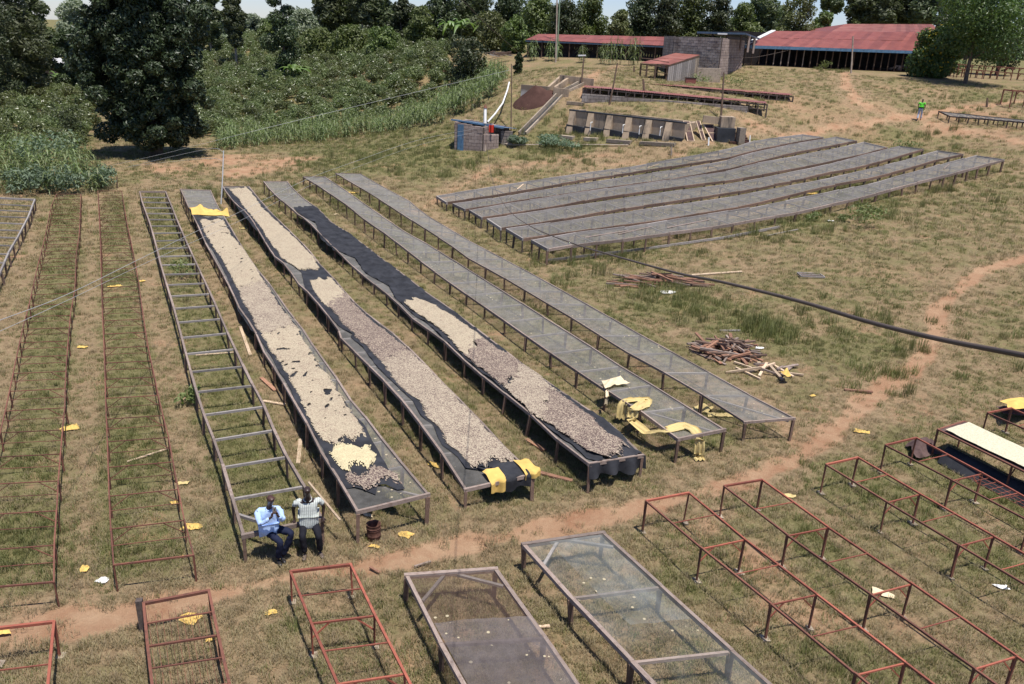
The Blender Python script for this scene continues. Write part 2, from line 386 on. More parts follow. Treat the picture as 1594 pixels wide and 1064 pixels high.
# ------------------------------------------------------------------ ground
PATHS = [  # (photo points, half width m, strength)
 ([(-120,1005),(0,985),(90,972),(200,952),(330,925),(440,900),(560,882),(700,855),(820,828),(960,800),(1080,770),(1180,740),(1250,712)], .34, 1.0),
 ([(1250,712),(1290,680),(1340,630),(1400,590),(1440,555),(1455,515),(1460,480),(1500,440),(1550,412),(1620,396),(1700,380)], .36, .95),
 ([(1250,712),(1225,665),(1200,640)], .3, .5),
 ([(640,330),(690,305),(760,262),(895,246),(978,238),(1060,232),(1130,216),(1185,205)], .35, .55),
 ([(900,268),(940,259),(1010,245),(1060,240)], .3, .5),
 ([(1314,112),(1317,134),(1336,161),(1378,171),(1412,182),(1432,183),(1466,172),(1512,166),(1594,158)], .5, .95),
 ([(1210,210),(1280,200),(1341,193),(1412,182)], .45, .8),
 ([(1432,186),(1466,196),(1525,205),(1568,215),(1620,228)], .45, .85),
 ([(905,150),(935,110),(960,103)], .5, .7),
 ([(160,300),(260,285),(480,283),(600,290)], .3, .35),
 ([(0,305),(80,300),(150,298)], .35, .8),
]
DRY = [([(150,302),(143,450),(133,600),(122,760),(112,930)], .5), ([(205,300),(232,450),(272,640),(318,850)], .45), ([(270,297),(330,420),(420,600),(540,790),(600,860)], .35),
       ([(340,300),(450,480),(640,700),(720,790)], .3), ([(60,320),(30,430),(5,540),(-20,650)], .6), ([(1090,760),(1200,700),(1240,660),(1180,640)], .9),
       ([(1235,790),(1350,880),(1560,1050)], .5), ([(1340,700),(1594,860)], .4), ([(640,300),(800,440),(1000,560),(1250,650)], .6), ([(560,880),(900,820),(1200,745)],.9),([(-50,985),(560,900)],.9),
       ([(380,1064),(400,930)],.5),([(600,1000),(560,920)],.3)]
SOIL = [(395,262,4.5,1),(440,252,4,.95),(350,250,4,.9),(1500,200,5,.6),(1290,170,5,.55),(1400,140,5,.5),(1200,150,5,.5),(1560,180,5,.5),(1350,250,3,.4),(900,190,3,.5),(1150,860,1.6,.6),(1250,960,1.5,.6),(1400,960,1.5,.45),(1080,820,1.2,.55),(900,1000,1.5,.5),(680,1020,1.2,.6),(880,930,.9,.5),(420,600,.8,.4),(560,600,.8,.4),(1200,640,1.5,.5),(1430,620,2,.4),(1100,400,3,.35),(1400,420,4,.3),(250,440,.8,.5),(60,960,1.2,.6),(330,258,3,.6),(725,960,1.3,.5),(740,920,1.0,.5),(510,945,.5,.5),(1385,175,4,.4),(1180,195,3,.6),(1240,155,3,.4),(1330,215,5,.35),(650,100,4,.5),(600,130,3,.4),(885,100,3,.5),(1090,150,4,.4),(260,262,4,.7),(1520,215,5,.35),(1300,900,1,.3),(1100,850,1.2,.35),(900,140,3,.3),(850,350,1,.2),(1190,590,2.5,.3),(1300,500,3,.25)]
GREEN = [(620,240,7,.9),(560,225,7,.8),(500,240,6,.8),(680,250,5,.7),(850,222,5,.6),(1420,215,6,.5),(1300,540,2.5,.6),(1180,500,3,.6),(1050,470,3,.6),(1330,300,3,.8),(1240,345,2,.7),(980,385,2.5,.5),(640,900,.8,.6),(1050,900,1,.5),(470,950,1.2,.2),(1150,760,1,.3),(350,820,1,.6),(700,830,1,.6),(870,745,1,.5),(1480,170,5,.4),(1540,150,4,.5),(340,275,3,.4)]
def polydist(x, y, pts):
    d = np.full(x.shape, 1e9)
    for a, b in zip(pts[:-1], pts[1:]):
        ab = b - a; t = np.clip(((x - a[0]) * ab[0] + (y - a[1]) * ab[1]) / (ab @ ab), 0, 1)
        d = np.minimum(d, np.hypot(x - a[0] - t * ab[0], y - a[1] - t * ab[1]))
    return d
_P = [(np.array([U(*p)[:2] for p in pts]), w_, s_) for pts, w_, s_ in PATHS]
_D = [(np.array([U(*p)[:2] for p in pts]), w_) for pts, w_ in DRY]
_S = [(U(a, b), r, s_) for a, b, r, s_ in SOIL]; _G = [(U(a, b), r, s_) for a, b, r, s_ in GREEN]
GREENBAND = []     # filled with table centre lines
def masks(x, y):
    soil = np.zeros(x.shape); dry = np.zeros(x.shape); gr = np.zeros(x.shape)
    for pts, w_, s_ in _P:
        lo = pts.min(0) - 5; hi = pts.max(0) + 5
        k = (x > lo[0]) & (x < hi[0]) & (y > lo[1]) & (y < hi[1])
        if not k.any(): continue
        d = polydist(x[k], y[k], pts) + (vnoise(x[k], y[k], .9, 5) - .5) * .5
        soil[k] = np.maximum(soil[k], s_ * np.clip(1.4 - d / w_, 0, 1)); dry[k] = np.maximum(dry[k], np.clip(1.3 - d / (w_ * 3.0), 0, 1))
    for pts, w_ in _D:
        d = polydist(x, y, pts) + (vnoise(x, y, 1.2, 6) - .5) * .6
        dry = np.maximum(dry, .8 * np.clip(1.4 - d / w_, 0, 1))
    for c, r, s_ in _S:
        soil = np.maximum(soil, s_ * np.clip(1.5 - np.hypot(x - c[0], y - c[1]) / r - vnoise(x, y, r * .5, 8), 0, 1))
    for c, r, s_ in _G:
        gr = np.maximum(gr, s_ * np.clip(1.6 - np.hypot(x - c[0], y - c[1]) / r - .8 * vnoise(x, y, r * .4, 9), 0, 1))
    for pts, w_ in GREENBAND:
        gr = np.maximum(gr, .64 * np.clip(1.5 - polydist(x, y, pts) / w_, 0, 1) * (.4 + .9 * vnoise(x, y, 1.0, 11)))
    rd = np.hypot(x, y); back = np.clip((rd - 112) / 12, 0, 1) * np.clip((x + 60) / -5 + 1, 0, 1) + np.clip((rd - 118) / 10, 0, 1)
    gr = np.maximum(gr, np.clip(back, 0, 1) * .95)
    for poly in COFFEEZ: gr = np.maximum(gr, np.where(inpoly(x, y, poly), .45 + .5 * vnoise(x, y, 1.6, 12), 0)); soil = np.maximum(soil, np.where(inpoly(x, y, poly), .55 * vnoise(x, y, 2.5, 14), 0))
    return np.clip(soil, 0, 1), np.clip(dry, 0, 1), np.clip(gr - soil, 0, 1)
def inpoly(x, y, poly):
    c = np.zeros(x.shape, bool); n = len(poly); j = n - 1
    for i in range(n):
        xi, yi = poly[i]; xj, yj = poly[j]
        c ^= ((yi > y) != (yj > y)) & (x < (xj - xi) * (y - yi) / (yj - yi + 1e-12) + xi); j = i
    return c
def polyw(pts): return [tuple(U(*p)[:2]) for p in pts]
Z3 = polyw([(300,212),(500,204),(560,192),(640,182),(690,150),(705,120),(690,78),(560,52),(450,58),(400,62),(330,82),(295,120)])
Z4 = polyw([(-80,236),(120,238),(150,215),(165,140),(100,136),(-60,150)])
COFFEEZ = [Z3, Z4]
for pa, pb in (((105,310),(40,900)),((170,305),(235,870)),((240,305),(430,820)),((305,300),(600,770)),((370,300),(760,740)),((430,290),(950,715)),((490,280),(1085,670)),((545,275),(1190,650)),
               ((775,365),(1540,262)),((700,325),(1270,222)),((740,345),(1430,238)),((1040,790),(1400,1064)),((1150,770),(1560,1064)),((1310,730),(1594,880)),((1400,700),(1594,790)),((1040,790),(1250,980))):
    GREENBAND.append((np.array([U(*pa)[:2], U(*pb)[:2]]), .85))
NT, NR = 560, 420
th = np.linspace(-math.radians(80), math.radians(80), NT); rr = 4.5 * (900 / 4.5) ** (np.linspace(0, 1, NR) ** 1.0)
TH, RR = np.meshgrid(th, rr); GX = RR * np.sin(TH); GY = RR * np.cos(TH) - 2.0
GZ = height(GX, GY); so_, dr_, gr_ = masks(GX.ravel(), GY.ravel())
GZ = GZ - .035 * so_.reshape(GZ.shape)
V = np.stack([GX.ravel(), GY.ravel(), GZ.ravel()], 1)
idx = np.arange(NT * NR).reshape(NR, NT)
Fc = np.stack([idx[:-1, :-1].ravel(), idx[:-1, 1:].ravel(), idx[1:, 1:].ravel(), idx[1:, :-1].ravel()], 1)
def ground_mat():
    s = NB('dry_grass_ground'); p = s.pos()
    def att(n): a = s.n('ShaderNodeAttribute', attribute_name=n); return a.outputs['Fac']
    big = s.noise(p, .16, 5, .65); mid = s.noise(p, .9, 6, .72, .3); fine = s.noise(p, 7, 6, .78, .2); vf = s.noise(p, 34, 4, .8)
    drycol = s.mix(s.mr(fine, .32, .68), (.165,.112,.062), (.36,.265,.16))
    drycol = s.mix(s.mr(mid, .5, .72, 0, .5), drycol, (.25,.20,.11))
    grcol = s.mix(s.mr(fine, .3, .7), (.105,.102,.042), (.21,.19,.085))
    gf = s.math('ADD', s.math('MULTIPLY', att('green'), .85), s.math('SUBTRACT', s.mr(mid, .38, .68, -.05, .75), s.math('MULTIPLY', att('dry'), .62)))
    gf = s.math('ADD', gf, s.mr(big, .35, .65, -.06, .32)); gf = s.math('ADD', gf, s.mr(fine, .3, .7, -.28, .28)); gf.node.use_clamp = True
    col = s.mix(s.mr(gf, .15, .8, 0, .9), drycol, grcol)
    soilcol = s.mix(s.mr(mid, .3, .7), (.29,.15,.085), (.43,.29,.18)); soilcol = s.mix(s.mr(fine, .55, .7, 0, .6), soilcol, (.44,.31,.19))
    sf = s.math('ADD', s.math('MULTIPLY', att('soil'), 1.1), s.mr(fine, .3, .7, -.30, .25)); sf.node.use_clamp = True
    bare = s.math('MULTIPLY', s.mr(s.noise(p, .55, 6, .75), .52, .66), .75)
    sf = s.math('MAXIMUM', sf, s.math('MULTIPLY', bare, s.mr(vf, .35, .6, .3, 1.0)))
    col = s.mix(s.mr(sf, .25, .7), col, soilcol)
    col = s.mix(s.mr(vf, .62, .75, 0, .35), col, (.50,.42,.29)); col = s.mix(s.mr(vf, .40, .28, 0, .45), col, (.07,.05,.03))
    s.l(col, s.b.inputs['Base Color']); s.b.inputs['Roughness'].default_value = 1; s.b.inputs['Specular IOR Level'].default_value = .1
    s.bump(s.math('ADD', s.math('MULTIPLY', fine, 1.0), s.math('MULTIPLY', vf, .5)), .9, .06); return s.m
me = mesh_np('ground', V, Fc, ground_mat(), True)
for nm, arr in (('soil', so_), ('dry', dr_), ('green', gr_)):
    a = me.attributes.new(nm, 'FLOAT', 'POINT'); a.data.foreach_set('value', arr.astype(np.float32))
tag(ob('ground', me), kind='structure')
# ------------------------------------------------------------------ scatter (geometry nodes on a point cloud of vertices)
def hidden_collection(name, meshes):
    c = bpy.data.collections.new(name)
    for i, me_ in enumerate(meshes):
        o = bpy.data.objects.new('%s_%02d' % (name, i), me_); c.objects.link(o)
    return c
def scatter(name, P, rotz, scale, index, coll, label, cat):
    me_ = bpy.data.meshes.new(name); P = np.asarray(P, np.float32)
    me_.vertices.add(len(P)); me_.vertices.foreach_set('co', P.ravel())
    for nm, ty, arr in (('rz', 'FLOAT', rotz), ('sc', 'FLOAT', scale)):
        a = me_.attributes.new(nm, ty, 'POINT'); a.data.foreach_set('value', np.asarray(arr, np.float32))
    a = me_.attributes.new('ix', 'INT', 'POINT'); a.data.foreach_set('value', np.asarray(index, np.int32))
    o = ob(name, me_); tag(o, label, cat, kind='stuff')
    t = bpy.data.node_groups.new(name + '_nodes', 'GeometryNodeTree')
    t.interface.new_socket('Geometry', in_out='INPUT', socket_type='NodeSocketGeometry'); t.interface.new_socket('Geometry', in_out='OUTPUT', socket_type='NodeSocketGeometry')
    N = t.nodes.new; i = N('NodeGroupInput'); ou = N('NodeGroupOutput'); ip = N('GeometryNodeInstanceOnPoints'); ci = N('GeometryNodeCollectionInfo')
    ci.inputs[0].default_value = coll; ci.inputs[1].default_value = True; ci.inputs[2].default_value = True
    def na(n, ty): a = N('GeometryNodeInputNamedAttribute'); a.data_type = ty; a.inputs[0].default_value = n; return a.outputs[0]
    cx = N('ShaderNodeCombineXYZ'); L = t.links.new
    L(na('rz', 'FLOAT'), cx.inputs[2]); L(i.outputs[0], ip.inputs['Points']); L(ci.outputs[0], ip.inputs['Instance'])
    ip.inputs['Pick Instance'].default_value = True; L(na('ix', 'INT'), ip.inputs['Instance Index']); L(cx.outputs[0], ip.inputs['Rotation']); L(na('sc', 'FLOAT'), ip.inputs['Scale'])
    L(ip.outputs[0], ou.inputs[0])
    md = o.modifiers.new('scatter', 'NODES'); md.node_group = t
    return o
def blades(n, rad, hmin, hmax, wd, lean, seed, mat, name):
    r = np.random.default_rng(seed); a = r.uniform(0, 6.28, n); d = rad * np.sqrt(r.uniform(0, 1, n)); bx, by = d * np.cos(a), d * np.sin(a)
    hh = r.uniform(hmin, hmax, n); la = r.uniform(0, 6.28, n); ll = lean * hh * r.uniform(.2, 1, n)
    px, py = -np.sin(la) * wd / 2, np.cos(la) * wd / 2; lx, ly = np.cos(la) * ll, np.sin(la) * ll
    V = np.zeros((n, 5, 3)); V[:, 0] = np.stack([bx - px, by - py, 0 * hh - .02], 1); V[:, 1] = np.stack([bx + px, by + py, 0 * hh - .02], 1)
    V[:, 2] = np.stack([bx + px * .8 + lx * .4, by + py * .8 + ly * .4, hh * .6], 1); V[:, 3] = np.stack([bx - px * .8 + lx * .4, by - py * .8 + ly * .4, hh * .6], 1)
    V[:, 4] = np.stack([bx + lx, by + ly, hh], 1)
    b = (np.arange(n) * 5)[:, None]; T = np.concatenate([b + [0, 1, 2], b + [0, 2, 3], b + [3, 2, 4]])
    return mesh_np(name, V.reshape(-1, 3), T, mat)
def leafcloud(n, fn, size, seed, mat, name, up=.4, aspect=1.6, droop=0.0):
    """n leaf faces at positions from fn(rng,n)->(P,outward)"""
    r = np.random.default_rng(seed); P, O = fn(r, n)
    N_ = O + r.normal(0, .75, (n, 3)) + [0, 0, up]; N_ /= np.linalg.norm(N_, axis=1)[:, None]
    A = np.cross(N_, r.normal(0, 1, (n, 3)) + [0, 0, -droop * 3]); A /= np.linalg.norm(A, axis=1)[:, None] + 1e-9; B = np.cross(N_, A)
    if droop: A, B = B, A
    s = size * r.uniform(.6, 1.35, n)[:, None]; 
    Vv = np.stack([P - B * s * .5 * aspect, P + A * s * .36 - B * s * .05, P + B * s * .5 * aspect - N_ * s * .18, P - A * s * .36 - B * s * .05], 1).reshape(-1, 3)
    Fq = np.arange(n * 4).reshape(-1, 4)
    return mesh_np(name, Vv, Fq, mat)
def lobes(L, shell=.5):
    L = np.array(L, float)      # cx cy cz rx ry rz
    wt = (L[:, 3] * L[:, 4] + L[:, 3] * L[:, 5] + L[:, 4] * L[:, 5]); wt = wt / wt.sum()
    def fn(r, n):
        k = r.choice(len(L), n, p=wt); d = r.normal(0, 1, (n, 3)); d /= np.linalg.norm(d, axis=1)[:, None]
        rad = (1 - shell * r.uniform(0, 1, n) ** 1.5)
        bump = 1 + .12 * np.sin(d[:, 0] * 5 + k * 1.7) * np.cos(d[:, 2] * 4 + k)
        P = L[k, :3] + d * L[k, 3:6] * (rad * bump)[:, None]
        return P, d
    return fn
def grow_lobes(h, w, base, seed, n=14, top=.85):
    """lobes making an uneven crown of total height h, width w, foliage starting at 'base'"""
    r = np.random.default_rng(seed); out = []
    for i in range(n):
        t = (i + .5) / n; z = base + (h - base) * t; prof = math.sin(math.pi * min(1, (.18 + t * .78))) ** .6
        a = i * 2.4 + r.uniform(-.5, .5); d = w * .5 * prof * r.uniform(.25, .68); q = w * r.uniform(.17, .27) * (.6 + .6 * prof)
        out.append((d * math.cos(a), d * math.sin(a), min(z, h - q * .6), q, q, q * r.uniform(.65, .95)))
    return out
def trunk(pts, r0, r1, mat, parent, name='trunk'): return tube(name, pts, r0, mat, parent, 7, r1)
# grass tufts
gm = [blades(26, .13, .05, .13, .012, .8, 1, 'gr_green', 'tuft'), blades(22, .16, .04, .10, .014, 1.2, 2, 'gr_green', 'tuft'), blades(30, .17, .04, .12, .010, 1.6, 3, 'gr_dry', 'tuft'),
      blades(24, .14, .06, .16, .010, 1.3, 4, 'gr_dry', 'tuft'), blades(30, .12, .12, .30, .013, .6, 5, 'gr_green', 'tuft'),
      leafcloud(40, lobes([(0,0,.06,.13,.13,.09)]), .05, 6, 'weed', 'tuft'), leafcloud(70, lobes([(0,0,.16,.12,.12,.2),(.1,.05,.1,.1,.1,.12)]), .06, 7, 'weed', 'tuft')]
gcol = hidden_collection('grass_tuft', gm)
def rand_pts(n, rmin, rmax, amax=48, seed=0, power=1.0):
    r = np.random.default_rng(seed); a = np.radians(r.uniform(-amax, amax, n)); d = rmin * (rmax / rmin) ** (r.uniform(0, 1, n) ** power)
    return d * np.sin(a), d * np.cos(a)
x, y = rand_pts(150000, 9.5, 95, 44, 5, .8); s1, d1, g1 = masks(x, y); pn = vnoise(x, y, 1.1, 21); pm = vnoise(x, y, 5, 22)
gp = np.clip(.27 + .60 * g1 - .35 * d1 + .5 * (pn - .5) + .45 * (pm - .5), .03, 1)
tallok = g1 * 0 + 1
isg = rng.uniform(0, 1, len(x)) < gp; keep = rng.uniform(0, 1, len(x)) < np.where(isg, .85, .42) * (1 - .93 * s1)
rad_ = np.hypot(x, y); tall = vnoise(x, y, 2.0, 33)
ix = np.where(isg, rng.choice([0, 1], len(x)), rng.choice([2, 3], len(x)))
ix = np.where(isg & (np.hypot(x, y) < 36) & (tall * .7 + g1 * .5 > .72) & (rng.uniform(0, 1, len(x)) < .15), 4, ix)
sc_ = rng.uniform(.5, 1.1, len(x)) * np.clip(rad_ / 32, .9, 1.7)
k = keep; P = np.stack([x[k], y[k], height(x[k], y[k])], 1)
scatter('grass', P, rng.uniform(0, 6.28, k.sum()), sc_[k], ix[k], gcol, 'short dry and green grass covering the whole drying field', 'grass')
# ------------------------------------------------------------------ long tables
def C(f, *pts): return [f(*p) for p in pts]
class Ribbon:
    """the top surface of a long rack between a left and a right edge read off the photograph"""
    def __init__(s, left, right, h, step=1.5, vert=True, phase=0.0, ext=0.0):
        s.h = h
        Ls = s.edge(left, h, vert); Rs = s.edge(right, h, vert)
        if ext:
            for E_ in (Ls, Rs):
                d = E_[-1] - E_[-3 if len(E_) > 2 else 0]; d = d / np.linalg.norm(d); q = E_[-1] + d * ext
                q[2] = hz(q[0], q[1]) + h; E_.append(q)
        s.L = s.res(Ls, step); n = len(s.L); s.R = s.res(Rs, step, n); s.n = n
    def edge(s, px, h, vert):
        P = [U(a, b, h) for a, b in px]
        if not vert or len(P) < 4: return P
        Q = np.array(P); c = Q[:, :2].mean(0); u, sv, vt = np.linalg.svd(Q[:, :2] - c); d = vt[0]; nrm = np.array([-d[1], d[0]])
        out = []
        for (a, b), p in zip(px, P):
            best = p; r = ray(a, b)
            den = nrm @ r[:2]
            if abs(den) > 1e-4:
                t = (nrm @ (c - C0[:2])) / den; q = C0 + r * t; dz = q[2] - hz(q[0], q[1]) - h
                if abs(dz) < .16: best = q
                else: best = U(a, b, h + max(-.16, min(.16, dz)))
            out.append(best)
        return out
    def res(s, P, step, n=None):
        P = np.array(P); d = np.concatenate([[0], np.cumsum(np.linalg.norm(np.diff(P[:, :2], axis=0), axis=1))])
        if n is None: n = max(2, int(round(d[-1] / step)) + 1)
        t = np.linspace(0, d[-1], n); s.len = d[-1]
        return np.stack([np.interp(t, d, P[:, k]) for k in range(3)], 1)
    def P(s, v, u, dz=0.0):
        v = np.clip(np.asarray(v, float), 0, s.n - 1); i = np.minimum(v.astype(int), s.n - 2); f = (v - i)[..., None]; u = np.asarray(u, float)[..., None]
        a = s.L[i] * (1 - f) + s.L[i+1] * f; b = s.R[i] * (1 - f) + s.R[i+1] * f
        q = a * (1 - u) + b * u; q = q.copy(); q[..., 2] += dz; return q
    def find(s, px, py):
        v = np.linspace(0, s.n - 1, s.n * 12); u = np.linspace(-.35, 1.35, 52); VV, UU = np.meshgrid(v, u, indexing='ij')
        q = projv(s.P(VV, UU).reshape(-1, 3)); i = np.argmin((q[:, 0] - px) ** 2 + (q[:, 1] - py) ** 2)
        return VV.ravel()[i], UU.ravel()[i]
def leg(p, parent, mat, wd=.075, dz=-.02, lean=.03):
    q = np.array(p, float); b = q.copy(); b[0] += rng.normal(0, lean); b[1] += rng.normal(0, lean); b[2] = hz(b[0], b[1]) - .06; q[2] += dz
    if q[2] - b[2] < .1: return
    w_ = wd * rng.uniform(.85, 1.2); bar('leg', b, q, w_, w_ * rng.uniform(.8, 1.1), mat, parent, kind='leg')
def surface(rb, name, mat, parent, sag=.03, u0=0., u1=1., v0=0., v1=None, nu=6, sub=4, dz=.012, wr=0.0, seed=0, smooth=True):
    v1 = rb.n - 1 if v1 is None else v1; nv = max(2, int((v1 - v0) * sub) + 1)
    v = np.linspace(v0, v1, nv); u = np.linspace(u0, u1, nu); VV, UU = np.meshgrid(v, u, indexing='ij')
    q = rb.P(VV, UU, dz); q[..., 2] -= sag * np.sin(np.pi * (VV % 1.0)) ** 2 * np.clip(4 * UU * (1 - UU), 0, 1)
    if wr: q[..., 2] += wr * (vnoise(q[..., 0], q[..., 1], .35, seed) + .5 * vnoise(q[..., 0], q[..., 1], .12, seed + 1)) 
    ii = np.arange(nv * nu).reshape(nv, nu); Fq = np.stack([ii[:-1, :-1].ravel(), ii[1:, :-1].ravel(), ii[1:, 1:].ravel(), ii[:-1, 1:].ravel()], 1)
    return pob(name, q.reshape(-1, 3), Fq, mat, parent, smooth)
def base_of(rb):
    c = (rb.L[0] + rb.R[0] + rb.L[-1] + rb.R[-1]) / 4; return (c[0], c[1], hz(c[0], c[1]))
def wooden_table(rb, label, group, netmat='net', wmat='wood', lmat='wood_leg', rail=(.045, .11), legs=True, bars=True, legw=.075, netk={}, rng_rail=.012, name='drying_table', midrow=False, barmat=None, lapped=True, frontmat=None):
    t = thing(name, base_of(rb), label, 'drying table', group)
    for E_ in (rb.L, rb.R):
        k = 0; rm = (frontmat or wmat) if E_ is rb.L else wmat
        while k < rb.n - 1:
            e = min(rb.n - 1, k + (2 if lapped else 1)); j = rng.normal(0, rng_rail, 2)
            for a in range(k, e):
                p0 = E_[a].copy(); p1 = E_[a+1].copy(); p0[2] += j[0] * .4 ; p1[2] += j[1] * .4
                d = (p1 - p0) / np.linalg.norm(p1 - p0); bar('side_rail', p0 - d * .03, p1 + d * .03, rail[0] * rng.uniform(.9, 1.2), rail[1] * rng.uniform(.85, 1.1), rm, t)
            k = e
    for k in (0, rb.n - 1):
        a, b = rb.L[k], rb.R[k]; d = (b - a) / np.linalg.norm(b - a)
        bar('end_rail', a - d * .05 + [0, 0, .012], b + d * .05 + [0, 0, .012], rail[0] * 1.2, rail[1], wmat, t)
    for k in range(rb.n):
        if bars and 0 < k < rb.n - 1:
            a, b = rb.L[k].copy(), rb.R[k].copy(); a[2] -= .035; b[2] -= .035
            bar('crossbar', a, b, .055, .06, barmat or wmat, t)
        if legs:
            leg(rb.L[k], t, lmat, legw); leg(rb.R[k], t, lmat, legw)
            if midrow and k % 2 == 0: leg((rb.L[k] + rb.R[k]) / 2, t, lmat, legw)
    if netmat: surface(rb, 'net_top', netmat, t, **netk)
    return t
T = {}
T[3] = Ribbon(C(cA,(643,55),(655,105),(690,200),(715,290),(745,410),(800,590),(840,740),(890,930),(930,1060))+C(cB,(980,240),(1040,410),(1080,560))+[(379.5,835)],
              C(cA,(762,55),(785,110),(825,210),(860,290),(915,410),(985,560),(1040,690),(1105,830),(1160,940),(1210,1030))+C(c4,(130,440),(200,590))+C(cP,(590,120),(715,350)), .62, 1.55, vert=False)
T[4] = Ribbon(C(cA,(832,45),(870,130),(910,210),(945,290),(1000,390),(1060,500),(1105,600),(1160,670))+C(c4,(60,0),(100,95),(170,200),(250,340),(300,420),(370,570),(450,690),(565,885)),
              C(cA,(968,50),(1000,120))+C(c3,(195,270),(290,430),(370,560),(480,690),(560,810),(650,930))+C(c4,(310,0),(360,90),(440,190),(520,320),(590,400),(680,520),(760,620),(912,800)), .6, 1.5)
T[5] = Ribbon(C(c3,(185,82),(215,130),(270,195),(330,240),(380,310),(450,430),(500,510),(570,560),(650,680),(730,750),(790,830),(850,900),(920,1000))+C(c4,(460,0),(560,100),(660,200),(750,290),(840,400),(920,510),(1010,630),(1100,775)),
              C(c3,(345,82),(400,150),(470,230),(550,310),(640,400),(710,470),(780,560),(860,640),(950,750),(1040,840),(1130,910))+C(c4,(740,0),(860,115),(960,220),(1060,320),(1160,420),(1260,540),(1390,650),(1430,700)), .6, 1.5)
T[6] = Ribbon(C(c3,(437,52),(460,85),(530,155),(590,200),(630,240),(700,285),(780,370),(840,430),(900,490),(1000,590),(1100,670),(1230,770),(1330,880),(1430,950))+C(c4,(1010,50),(1100,140),(1230,250),(1400,380))+C(c5,(0,450),(100,545),(220,640),(295,695)),
              C(c3,(580,52),(620,100),(690,165),(760,210),(860,310),(960,370),(1050,440),(1150,520),(1290,620),(1400,710),(1576,830))+C(c4,(1300,90),(1430,190))+C(c5,(130,270),(280,370),(430,470),(520,560),(605,645)), .6, 1.5)
T[7] = Ribbon(C(c3,(680,22),(760,70),(850,130),(960,205),(1060,290),(1180,370),(1310,470),(1430,565),(1576,670))+C(c5,(30,15),(200,130),(410,270),(530,340),(700,455),(820,548)),
              C(c3,(810,22),(870,60),(960,120),(1040,180),(1120,235),(1200,290),(1300,360),(1430,430),(1576,520))+C(c5,(300,0),(480,120),(700,250),(850,345),(1090,492)), .62, 1.75)
T[8] = Ribbon([(523,270),(578,302),(619,329)]+C(c3,(1576,435))+C(cS,(240,690),(390,770))+C(cW,(0,440))+C(c5,(450,0),(640,95),(840,215),(980,295),(1215,447)),
              [(561.5,271),(597,291.6),(637.5,313),(660,333),(734,377),(793,408),(834,430)]+C(cW,(0,325),(290,490))+C(c5,(720,0),(900,95),(1090,205),(1280,310),(1500,425)), .58, 1.85)
GA = 'long wooden drying tables in the main rows'
t3 = wooden_table(T[3], 'bare wooden frame of cross rungs, no net, the two men sitting on its end', GA, None, 'wood', 'wood_leg', (.06, .10), barmat='wood_grey')
L_, R_ = T[3].L, T[3].R
bar('brace', L_[-1] * .45 + L_[-2] * .55, L_[-1] * .5 + R_[-1] * .5 - np.array([0,0,.03]), .06, .07, 'wood_grey', t3)
labs = {4: 'long wooden drying table carrying pale parchment coffee, its near end beside the rusty drum',
        5: 'long coffee table with black and yellow cloth bundled over its near corner',
        6: 'long table with bare black cloth on its far half, skirted near end',
        7: 'long netted drying table with yellow and cream cloths thrown over its near end',
        8: 'empty netted drying table, rightmost long row, nearest the reddish plank pile'}
for k in (4, 5, 6, 7, 8):
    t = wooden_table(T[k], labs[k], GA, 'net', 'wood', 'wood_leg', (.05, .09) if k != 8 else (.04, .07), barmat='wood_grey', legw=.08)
for k, (a, b) in {4: (.15, 1.0), 7: (.2, .9), 8: (.1, .9)}.items():   # slack diagonal ties seen through the net at the near end
    rb = T[k]; par = [o for o in COL.objects if o.get('label') == labs[k]][0]
    bar('brace', rb.P(rb.n - 2.0, a, -.06), rb.P(rb.n - 1.0, b, -.06), .05, .04, 'wood_grey', par)
# far-left bare wooden frame
T[0] = Ribbon([(-8,308),(-16,330),(-38,372),(-60,410),(-100,470),(-150,540)], [(54,311),(44,338),(26,372),(14,392),(0,425),(-22,472),(-60,540)], .6, 1.5, vert=False)
wooden_table(T[0], 'bare wooden table frame cut by the left photo edge, beside the maize and shrubs', GA, None, 'wood_grey', 'wood_leg', (.06, .10), barmat='wood_grey')
# ---- block of six netted tables on the right
B = {}
B[6] = (C(cS,(652,640),(820,615),(1060,590),(1320,550),(1594,512))+C(cT,(200,500),(400,465),(500,450),(560,430),(700,400),(860,360),(990,325),(1100,295),(1240,260),(1380,222),(1490,192)),
        C(cS,(570,595),(800,555),(1100,520),(1350,480),(1594,445))+C(cT,(200,440),(400,400),(600,360),(800,320),(1000,265),(1200,210),(1355,173)))
B[5] = (C(cS,(520,585),(800,545),(1200,495),(1594,430))+C(cT,(200,425),(400,375),(600,325),(800,290),(1000,240),(1150,195),(1285,165)),
        C(cS,(437,535),(700,500),(1000,455),(1300,410),(1594,370))+C(cT,(300,345),(600,290),(900,220),(1160,147)))
B[4] = (C(cS,(405,530),(800,470),(1200,405),(1594,345))+C(cT,(200,345),(400,305),(600,260),(800,220),(1000,165),(1085,140)),
        C(cS,(335,483),(600,440),(900,395),(1200,350),(1594,300))+C(cT,(300,280),(600,220),(800,165),(970,125)))
B[3] = (C(cS,(305,475),(600,430),(900,375),(1200,330),(1594,280))+C(cT,(300,265),(600,205),(800,160),(905,132)),
        C(cS,(240,435),(600,375),(900,330),(1200,290),(1594,230))+C(cT,(300,200),(600,145),(790,105)))
B[2] = (C(cS,(215,430),(500,385),(900,325),(1300,270),(1594,218))+C(cT,(200,215),(400,165),(600,125),(752,98)),
        C(cS,(155,402),(500,350),(900,285),(1300,225),(1594,175))+C(cT,(200,165),(400,120),(650,78)))
B[1] = (C(cS,(120,395),(500,335),(900,265),(1300,205),(1594,160))+C(cT,(200,155),(400,110),(583,80)),
        C(cS,(68,362),(400,305),(800,245),(1100,205),(1594,115))+C(cT,(250,95),(480,66)))
